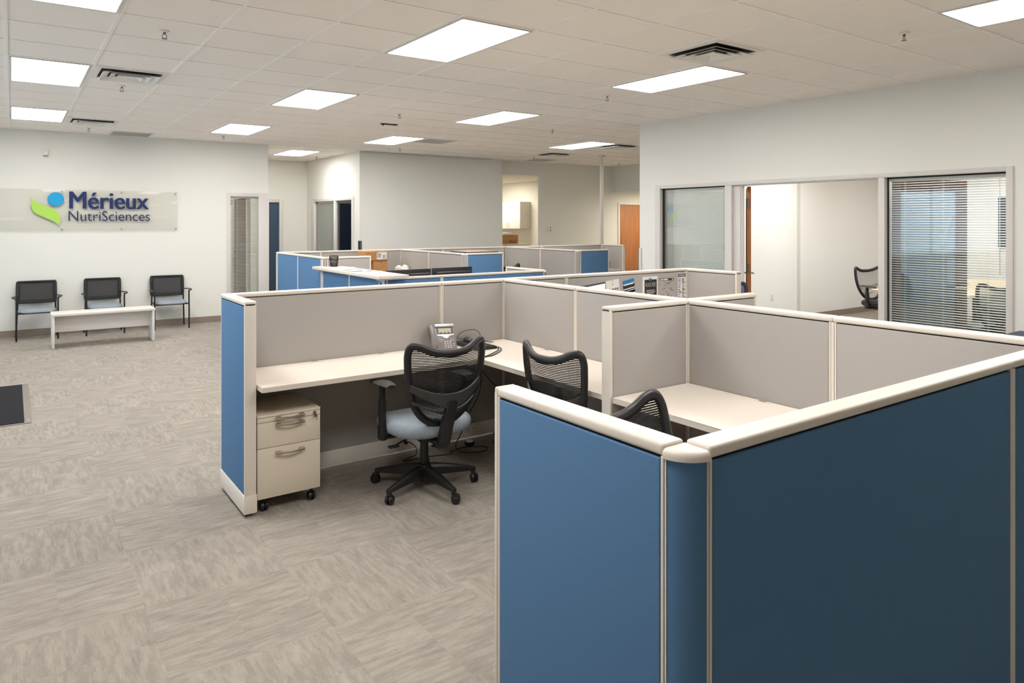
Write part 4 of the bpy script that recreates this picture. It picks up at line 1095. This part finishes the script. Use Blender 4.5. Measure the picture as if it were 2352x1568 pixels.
def sheet(label, x, y, z, w, h, rot, mt=M_paper, nm='paper_sheet', group='papers on the counter'):
    m = MB(); Mr = Matrix.Translation((x, y, z)) @ Matrix.Rotation(R(rot), 4, 'Z')
    N = 6; g = [[None] * (N + 1) for _ in range(N + 1)]
    for a in range(N + 1):
        for b in range(N + 1):
            u, v = a / N - .5, b / N - .5
            zz = .003 * (abs(u * 2) ** 4 + abs(v * 2) ** 4) * (1 if (a + b) % 2 else .7)
            g[a][b] = (Mr @ Vector((u * w, v * h, .0004 + zz)), Mr @ Vector((u * w, v * h, .0012 + zz)))
    V = [[(m.bm.verts.new(p[0]), m.bm.verts.new(p[1])) for p in row] for row in g]
    for a in range(N):
        for b in range(N):
            m.bm.faces.new((V[a][b][1], V[a + 1][b][1], V[a + 1][b + 1][1], V[a][b + 1][1])); m.bm.faces.new((V[a][b][0], V[a][b + 1][0], V[a + 1][b + 1][0], V[a + 1][b][0]))
    for a in range(N):
        for (p, q) in (((a, 0), (a + 1, 0)), ((a + 1, N), (a, N)), ((0, a + 1), (0, a)), ((N, a), (N, a + 1))):
            m.bm.faces.new((V[p[0]][p[1]][0], V[q[0]][q[1]][0], V[q[0]][q[1]][1], V[p[0]][p[1]][1]))
    return tag(m.build(nm, mt, origin=(x, y, z)), label, 'paper', group)
t = thing('clipboard', 'clipboard with white papers on the raised counter', 'clipboard', (3.28, 7.75, 1.105))
MB().box(3.16, 3.39, 7.55, 7.87, 1.1055, 1.109, .002).build('board', M_slate, t); MB().box(3.22, 3.33, 7.835, 7.865, 1.109, 1.121, .003).build('clip', M_phonelt, t)
MB().box(3.165, 3.385, 7.56, 7.84, 1.109, 1.112, .0005).build('papers', M_paper, t)
tag(MB().tube([(3.24, 7.62, 1.1175), (3.33, 7.72, 1.1175)], .004, 8).build('pen', M_inkblue, origin=(3.28, 7.67, 1.113)), 'blue pen lying on the counter papers', 'pen')
sheet('loose white sheet at the far side of the clipboard', 3.30, 8.12, 1.105, .216, .279, 12)
sheet('loose white sheet at the near side of the clipboard', 3.32, 7.36, 1.105, .216, .279, -14)
sheet('slightly creased cream sheet behind the clipboard near the cup', 3.37, 8.30, 1.106, .15, .2, 35, M_paper)
# boxes
def carton(name, label, x0, x1, y0, y1, z0, z1, lab=True, group='cardboard boxes'):
    t = thing(name, label, 'box', ((x0 + x1) / 2, (y0 + y1) / 2, z0), group)
    MB().box(x0, x1, y0, y1, z0, z1, .003).build('body', M_card, t)
    MB().box((x0 + x1) / 2 - .03, (x0 + x1) / 2 + .03, y0 - .001, y1 + .001, z1 - .04, z1 + .001).build('tape', M_tape, t)
    return t
t = carton('cardboard_box', 'upper cardboard box with white shipping labels, on the far worktop', 4.42, 4.79, 10.10, 10.45, 1.075, 1.215)
m = MB().box(4.60, 4.77, 10.0975, 10.0985, 1.09, 1.20); m.build('shipping_label', M_paper, t)
m = MB()
for k, ww in enumerate((.004, .002, .006, .002, .004, .003, .005)): m.box(4.70 + k * .007, 4.70 + k * .007 + ww * .7, 10.097, 10.0976, 1.10, 1.16)
for k in range(5): m.box(4.61, 4.66 + .01 * (k % 3), 10.097, 10.0976, 1.175 - k * .014, 1.181 - k * .014)
m.build('label_print', M_ink, t)
t = carton('cardboard_box', 'lower cardboard box on the far worktop, under the labelled one', 4.56, 4.79, 10.12, 10.42, .745, 1.075)
tb_ = thing('side_riser', 'brown box standing beside the lower cardboard box', 'box', (4.49, 10.3, .745), 'cardboard boxes')
MB().box(4.42, 4.555, 10.2, 10.44, .745, 1.074, .003).build('body', M_card, tb_); MB().box(4.47, 4.505, 10.199, 10.441, 1.03, 1.0745).build('tape', M_tape, tb_)
# crumpled tissue
m = MB()
for c, rr_ in (((5.03, 10.22, .86), .075), ((5.12, 10.2, .865), .08), ((5.0, 10.25, .80), .07), ((5.1, 10.22, .79), .075), ((5.02, 10.2, .93), .05), ((5.14, 10.22, .93), .055)):
    r0 = bmesh.ops.create_icosphere(m.bm, subdivisions=3, radius=rr_)
    for v in r0['verts']:
        f_ = 1 + random.uniform(-.16, .16); v.co = Vector(c) + v.co * f_
        v.co.z = max(v.co.z, .7465)
tag(m.build('crumpled_tissue', M_paper, ang=25, origin=(5.06, 10.22, .745)), 'crumpled white tissue paper on the far worktop', 'tissue')
# navy cabinet
t = thing('storage_cabinet', 'navy cabinet with a pale top in the second far cubicle', 'cabinet', (6.15, 9.75, 0))
MB().box(5.86, 6.42, 9.46, 9.98, 0.0, 1.17, .004).build('body', M_navy, t); MB().box(5.85, 6.43, 9.45, 9.985, 1.17, 1.195, .003).build('top', M_navy, t); MB().box(5.862, 6.418, 9.462, 9.973, 1.195, 1.199, .001).build('top_panel', M_peach, t)
for k in range(3): MB().box(5.87, 6.41, 9.449, 9.458, .03 + k * .38, .40 + k * .38, .003).build('drawer_front', M_navy, t)
# black bag on the far right worktop
t = thing('backpack', 'black rounded bag on the far worktop beside the power pole', 'bag', (9.42, 10.2, .745))
m = MB(); rings = []
for zf, sf in ((0, .8), (.02, .95), (.1, 1), (.18, .92), (.24, .75), (.28, .5), (.3, .1)):
    rings.append([Vector((9.42 + .13 * sf * math.cos(q), 10.2 + .10 * sf * math.sin(q), .746 + zf)) for q in [2 * PI * i / 20 for i in range(20)]])
m.loft(rings); m.build('body', M_black, t, ang=60)
MB().tube([(9.38, 10.2, 1.03), (9.39, 10.2, 1.07), (9.45, 10.2, 1.07), (9.46, 10.2, 1.03)], .007, 8, smooth=4).build('handle', M_black, t)
MB().box(9.35, 9.49, 10.085, 10.11, .78, .9, .01).build('pocket', M_slate, t)

# ------------------------------------------------------------------ wall sign
t = thing('wall_sign', 'clear acrylic company sign with a blue disc and green leaf mark on the wall', 'sign', (1.0, 12.51, 1.84))
MB().box(-.19, 2.194, 12.478, 12.484, 1.532, 2.155, .001).build('acrylic_plate', M_acrylic, t)
for x in (-.17, .61, 1.396, 2.172):
    for z in (2.13, 1.56): MB().cyl((x, 12.51, z), (x, 12.470, z), .0125, n=18).build('standoff', M_chrome, t)
m = MB().cyl((.533, 12.478, 2.008), (.533, 12.462, 2.008), .104, n=64); m.build('blue_disc', M_cyan, t)
# leaf: traced outline in wall metres
leaf = [(.2285, 2.035), (.245, 2.002), (.275, 1.972), (.32, 1.945), (.37, 1.922), (.42, 1.900), (.47, 1.878), (.515, 1.852), (.548, 1.822), (.571, 1.785), (.584, 1.740), (.588, 1.690), (.583, 1.650), (.576, 1.613),
        (.560, 1.632), (.535, 1.657), (.500, 1.682), (.455, 1.706), (.40, 1.732), (.35, 1.757), (.30, 1.784), (.265, 1.812), (.243, 1.845), (.231, 1.885), (.2265, 1.935), (.227, 1.985)]
MB().prism(leaf, 'xz', 12.478, 12.462).build('green_leaf', M_green, t)
m = MB()
for dx in (-.008, -.004, 0, .004, .008): text_into(m, 'Mérieux', (.709 + dx, 1.766 + dx, 1.868, 2.128), 12.470 - .0004 * (dx * 200 + 2), .014, bold=0)
m.build("company_name", M_navysign, t, smooth=False)
m = MB(); text_into(m, 'NutriSciences', (.693, 1.788, 1.683, 1.838), 12.472, .012, bold=-.006); m.build('company_subname', M_navythin, t, smooth=False)

t = thing('wall_strobe', 'small beige alarm box high on the sign wall', 'alarm', (.405, 12.51, 2.68))
MB().box(.371, .441, 12.47, 12.51, 2.635, 2.735, .006).build('housing', M_trim, t); MB().box(.385, .427, 12.462, 12.47, 2.665, 2.705, .004).build('lens', M_white, t); MB().box(.378, .434, 12.466, 12.47, 2.642, 2.652).build('grille', M_slate, t)
t = thing('thermostat', 'white thermostat on the far wall right of the kitchenette opening', 'thermostat', (10.085, 12.75, 1.5))
MB().box(10.03, 10.14, 12.722, 12.75, 1.445, 1.565, .006).build('housing', M_white, t)
MB().cyl((10.105, 12.722, 1.535), (10.105, 12.716, 1.535), .013, n=14).cyl((10.105, 12.722, 1.478), (10.105, 12.716, 1.478), .013, n=14).build('knob', M_slate, t)

# ------------------------------------------------------------------ waiting chairs and bench
def guest_chair(label):
    t = thing('waiting_chair', label, 'chair', (0, 0, 0), 'black waiting chairs along the sign wall')
    # faces -Y; front legs at y=-.22
    for s in (-1, 1):
        MB().tube([(s * .245, -.215, 0), (s * .245, -.215, .30), (s * .245, -.205, .56), (s * .25, -.20, .60)], .0115, 10, smooth=3).build('leg', M_blackmetal, t)
        MB().tube([(s * .25, .215, 0), (s * .232, .165, .40), (s * .228, .185, .60), (s * .222, .21, .76)], .0115, 10, smooth=3).build('leg', M_blackmetal, t)
        MB().tube([(s * .262, -.23, .598), (s * .285, -.15, .607), (s * .285, -.02, .604), (s * .26, .10, .598), (s * .235, .17, .592)], .018, 10, smooth=4, flat=(.009, Vector((0, 0, 1)))).build('armrest', M_slate, t)
    MB().box(-.235, .235, -.215, .19, .375, .395, .006).build('seat_pan', M_blackmetal, t)
    st = MB(); rings = []
    for fz, fs in ((0, .93), (.012, 1.0), (.03, .985), (.045, .9), (.05, .6), (.052, .05)):
        ring = []
        for k in range(36):
            a = 2 * PI * k / 36; c, s_ = math.cos(a), math.sin(a)
            x = .228 * fs * math.copysign(abs(c) ** .45, c); y = .215 * fs * math.copysign(abs(s_) ** .45, s_)
            ring.append(Vector((x, y - .025, .392 + fz - .008 * max(0, -y / .215) ** 3)))
        rings.append(ring)
    st.loft(rings); st.build('seat', M_seat, t, ang=60)
    # back
    B = lambda x, z: .195 + (z - .49) * .10 - .30 * x * x + .02
    fr = MB()
    P = []
    for x, z in [(-.235, .53), (-.235, .77), (-.222, .795), (-.2, .80), (.2, .80), (.222, .795), (.235, .77), (.235, .53), (.222, .505), (.2, .50), (-.2, .50), (-.222, .505)]: P.append(Vector((x, B(x, z), z)))
    fr.tube(P, .014, 8, closed=True, smooth=3, flat=(.010, Vector((0, 1, 0))))
    f_ = fr.build('backrest_frame', M_black, t)
    pl = MB(); n = 12
    lo = [(-.22 + .44 * k / n) for k in range(n + 1)]
    for z0, z1, w in ((.505, .535, .22), (.765, .795, .22)): pass
    rs = []
    for z in (.505, .535, .76, .795):
        rs.append([pl.bm.verts.new((x, B(x, z), z)) for x in lo])
    for A, Bb in zip(rs[:-1], rs[1:]):
        for k in range(n): pl.bm.faces.new((A[k], A[k + 1], Bb[k + 1], Bb[k]))
    pl.build('backrest_mesh', M_slate, f_, ang=60)
    ins = MB()
    for (a, b, c_, d_) in ((-.225, -.19, .51, .79), (.19, .225, .51, .79)):
        pass
    # dark border around the mesh
    bd = MB()
    for z0, z1 in ((.51, .54), (.765, .79)):
        rs = [[bd.bm.verts.new((x, B(x, z) - .003, z)) for x in lo] for z in (z0, z1)]
        for k in range(n): bd.bm.faces.new((rs[0][k], rs[0][k + 1], rs[1][k + 1], rs[1][k]))
    for x0, x1 in ((-.225, -.195), (.195, .225)):
        vs = [bd.bm.verts.new((x, B(x, z) - .003, z)) for x, z in ((x0, .51), (x1, .51), (x1, .79), (x0, .79))]; bd.bm.faces.new(vs)
    bd.build('mesh_border', M_black, f_)
    return t
g1 = guest_chair('leftmost black waiting chair, beside the end of the low bench'); g1.location = (.295, 12.21, 0); g1.rotation_euler = (0, 0, 0)
g2 = dup(g1, (1.135, 12.23, 0), 0, 'middle black waiting chair, directly behind the low bench')
g3 = dup(g1, (2.035, 12.235, 0), 0, 'rightmost black waiting chair, nearest the narrow window')
t = thing('low_bench', 'pale laminate low table in front of the waiting chairs', 'table', (1.03, 11.18, 0))
MB().box(.42, 1.645, 10.98, 11.38, .43, .46, .002).build('tabletop', M_lam, t)
MB().box(.428, .456, 10.99, 11.37, .006, .43, .002).build('side_panel', M_lam, t); MB().box(1.61, 1.638, 10.99, 11.37, .006, .43, .002).build('side_panel', M_lam, t)
MB().box(.456, 1.61, 11.17, 11.188, .2, .43, .001).build('apron', M_lam, t)
m = MB()
for x in (.442, 1.624):
    for y in (11.02, 11.34): m.cyl((x, y, 0), (x, y, .007), .012, n=12)
m.build('glide', M_black, t)
# mat
t = thing('entrance_mat', 'charcoal entrance mat with grey rubber edge at the left', 'mat', (-.75, 7.95, 0))
MB().box(-1.6, .135, 7.09, 8.80, 0.0005, .006, .002).build('border', M_matedge, t); MB().box(-1.54, .085, 7.115, 8.78, .006, .011, .002).build('pile', M_mat, t)
MB().cyl((.112, 7.19, .006), (.112, 7.19, .0085), .008, n=12).build('stud', M_white, t)

# ------------------------------------------------------------------ kitchenette
t = thing('wall_cabinet', 'white wall cabinet in the kitchenette beyond the opening', 'cabinet', (11.08, 15.8, 1.49))
MB().box(10.92, 11.25, 15.0, 16.6, 1.49, 2.2, .002).build('body', M_white, t)
for k in range(3):
    dr = MB().box(10.898, 10.918, 15.004 + k * .53, 15.53 + k * .53, 1.492, 2.198, .002).build('door', M_white, t)
    yy = 15.49 if k == 0 else 15.04 + k * .53
    MB().tube([(10.90, yy, 1.53), (10.875, yy, 1.54), (10.875, yy, 1.63), (10.90, yy, 1.64)], .004, 6, smooth=2).build('handle', M_chrome, dr)
t = thing('base_cabinet', 'white base cabinet under the carton in the kitchenette', 'cabinet', (9.9, 13.95, 0))
MB().box(9.35, 10.2, 13.6, 14.25, 0.0, 1.12, .003).build('body', M_white, t); MB().box(9.34, 10.21, 13.59, 14.26, 1.12, 1.15, .003).build('top', M_top, t)
t = carton('cardboard_box', 'brown carton with dark print in the kitchenette opening', 9.42, 9.86, 13.65, 14.0, 1.15, 1.36)
m = MB(); text_into(m, 'Fragile' if False else 'Amcell', (9.60, 9.78, 1.18, 1.24), 13.6485, .0006, bold=.01); m.build('print', M_ink, t, smooth=False)
t = thing('plastic_bag', 'white plastic bag lying on the kitchenette carton', 'bag', (9.62, 13.82, 1.36))
m = MB(); rings = []
for zf, sf in ((0.002, 1), (.02, 1.02), (.045, .8), (.06, .3), (.062, .02)):
    rings.append([Vector((9.62 + .19 * sf * math.cos(q) * (1 + .12 * math.sin(5 * q)), 13.82 + .13 * sf * math.sin(q) * (1 + .1 * math.cos(4 * q)), 1.36 + zf)) for q in [2 * PI * i / 40 for i in range(40)]])
m.loft(rings); m.build('body', M_paper, t, ang=60)

# ------------------------------------------------------------------ conference room
t = thing('conference_table', 'long maple conference table inside the glazed office', 'table', (11.3, 4.5, 0))
poly = []
for sx, sy in ((1, 1), (-1, 1), (-1, -1), (1, -1)):
    cx, cy = 11.3 + sx * 1.55, 4.5 + sy * .48
    a0 = {(1, 1): 0, (-1, 1): 90, (-1, -1): 180, (1, -1): 270}[(sx, sy)]
    for k in range(7): an = R(a0 + 15 * k); poly.append((cx + .12 * math.cos(an), cy + .12 * math.sin(an)))
MB().prism(poly, 'xy', .71, .74).build('tabletop', M_maple, t)
for x in (10.4, 12.2):
    MB().box(x - .04, x + .04, 4.2, 4.8, .03, .71, .004).build('pedestal', M_slate, t); MB().box(x - .05, x + .05, 4.05, 4.95, 0, .035, .004).build('foot', M_slate, t)
chF = make_task_chair('conference_chair', 'mesh conference chair at the near end of the far side, seen through the doorway', meshmat=M_tan, seatmat=M_black, group='mesh chairs around the conference table')
place(chF, 10.86, 5.52, 200)
for x, y, h, lb in ((9.32, 3.60, 30, 'conference chair on the near side of the table closest to the doorway'), (10.95, 3.40, -6, 'second conference chair on the near side of the table'),
                    (11.7, 3.42, 3, 'third conference chair on the near side, toward the screen'), (11.9, 5.56, 176, 'conference chair across the table, farther from the doorway'), (13.34, 4.5, 270, 'conference chair at the head of the table under the screen')):
    place(dup(chF, label=lb), x, y, h)
t = thing('wall_tv', 'dark flat screen on the east wall of the conference room', 'television', (13.88, 4.45, 1.25))
MB().box(13.83, 13.88, 3.75, 5.06, 1.24, 2.10, .006).build('housing', M_black, t); MB().box(13.826, 13.83, 3.765, 5.045, 1.26, 2.085).build('screen', M_tv, t); MB().box(13.88, 13.9, 4.2, 4.6, 1.5, 1.8).build('bracket', M_black, t)
t = thing('laptop', 'closed dark laptop on the conference table', 'laptop', (11.3, 4.7, .74))
MB().box(11.12, 11.48, 4.58, 4.83, .741, .752, .004).build('base', M_slate, t); MB().box(11.12, 11.48, 4.58, 4.83, .753, .762, .004).build('lid', M_black, t)
t = thing('conference_phone', 'blue-grey conference phone on the maple table', 'phone', (10.75, 4.72, .74))
MB().lathe([(.001, 0), (.11, 0), (.115, .01), (.09, .03), (.04, .05), (.001, .052)], (10.75, 4.72, .7405), 24).build('body', M_navy, t); MB().lathe([(.001, .052), (.03, .0525), (.028, .056), (.001, .057)], (10.75, 4.72, .7405), 20).build('speaker', M_slate, t)
# low credenza by the office wall
t = thing('credenza', 'low cabinet with a dark top against the office wall at the right edge', 'cabinet', (6.85, 1.7, 0))
MB().box(6.60, 7.115, .95, 2.43, 0.0, .70, .004).build('body', M_ped, t); MB().box(6.59, 7.125, .94, 2.44, .70, .73, .003).build('top', M_navy, t)
for k in range(2):
    dr = MB().box(6.585, 6.60, .96 + k * .735, 1.685 + k * .735, .03, .69, .002).build('door', M_ped, t); MB().tube([(6.585, 1.62 + k * .14, .5), (6.57, 1.62 + k * .14, .51), (6.57, 1.62 + k * .14, .6), (6.585, 1.62 + k * .14, .61)], .004, 6, smooth=2).build('handle', M_chrome, dr)

for o in D.objects:
    if '_o' in o: del o['_o']
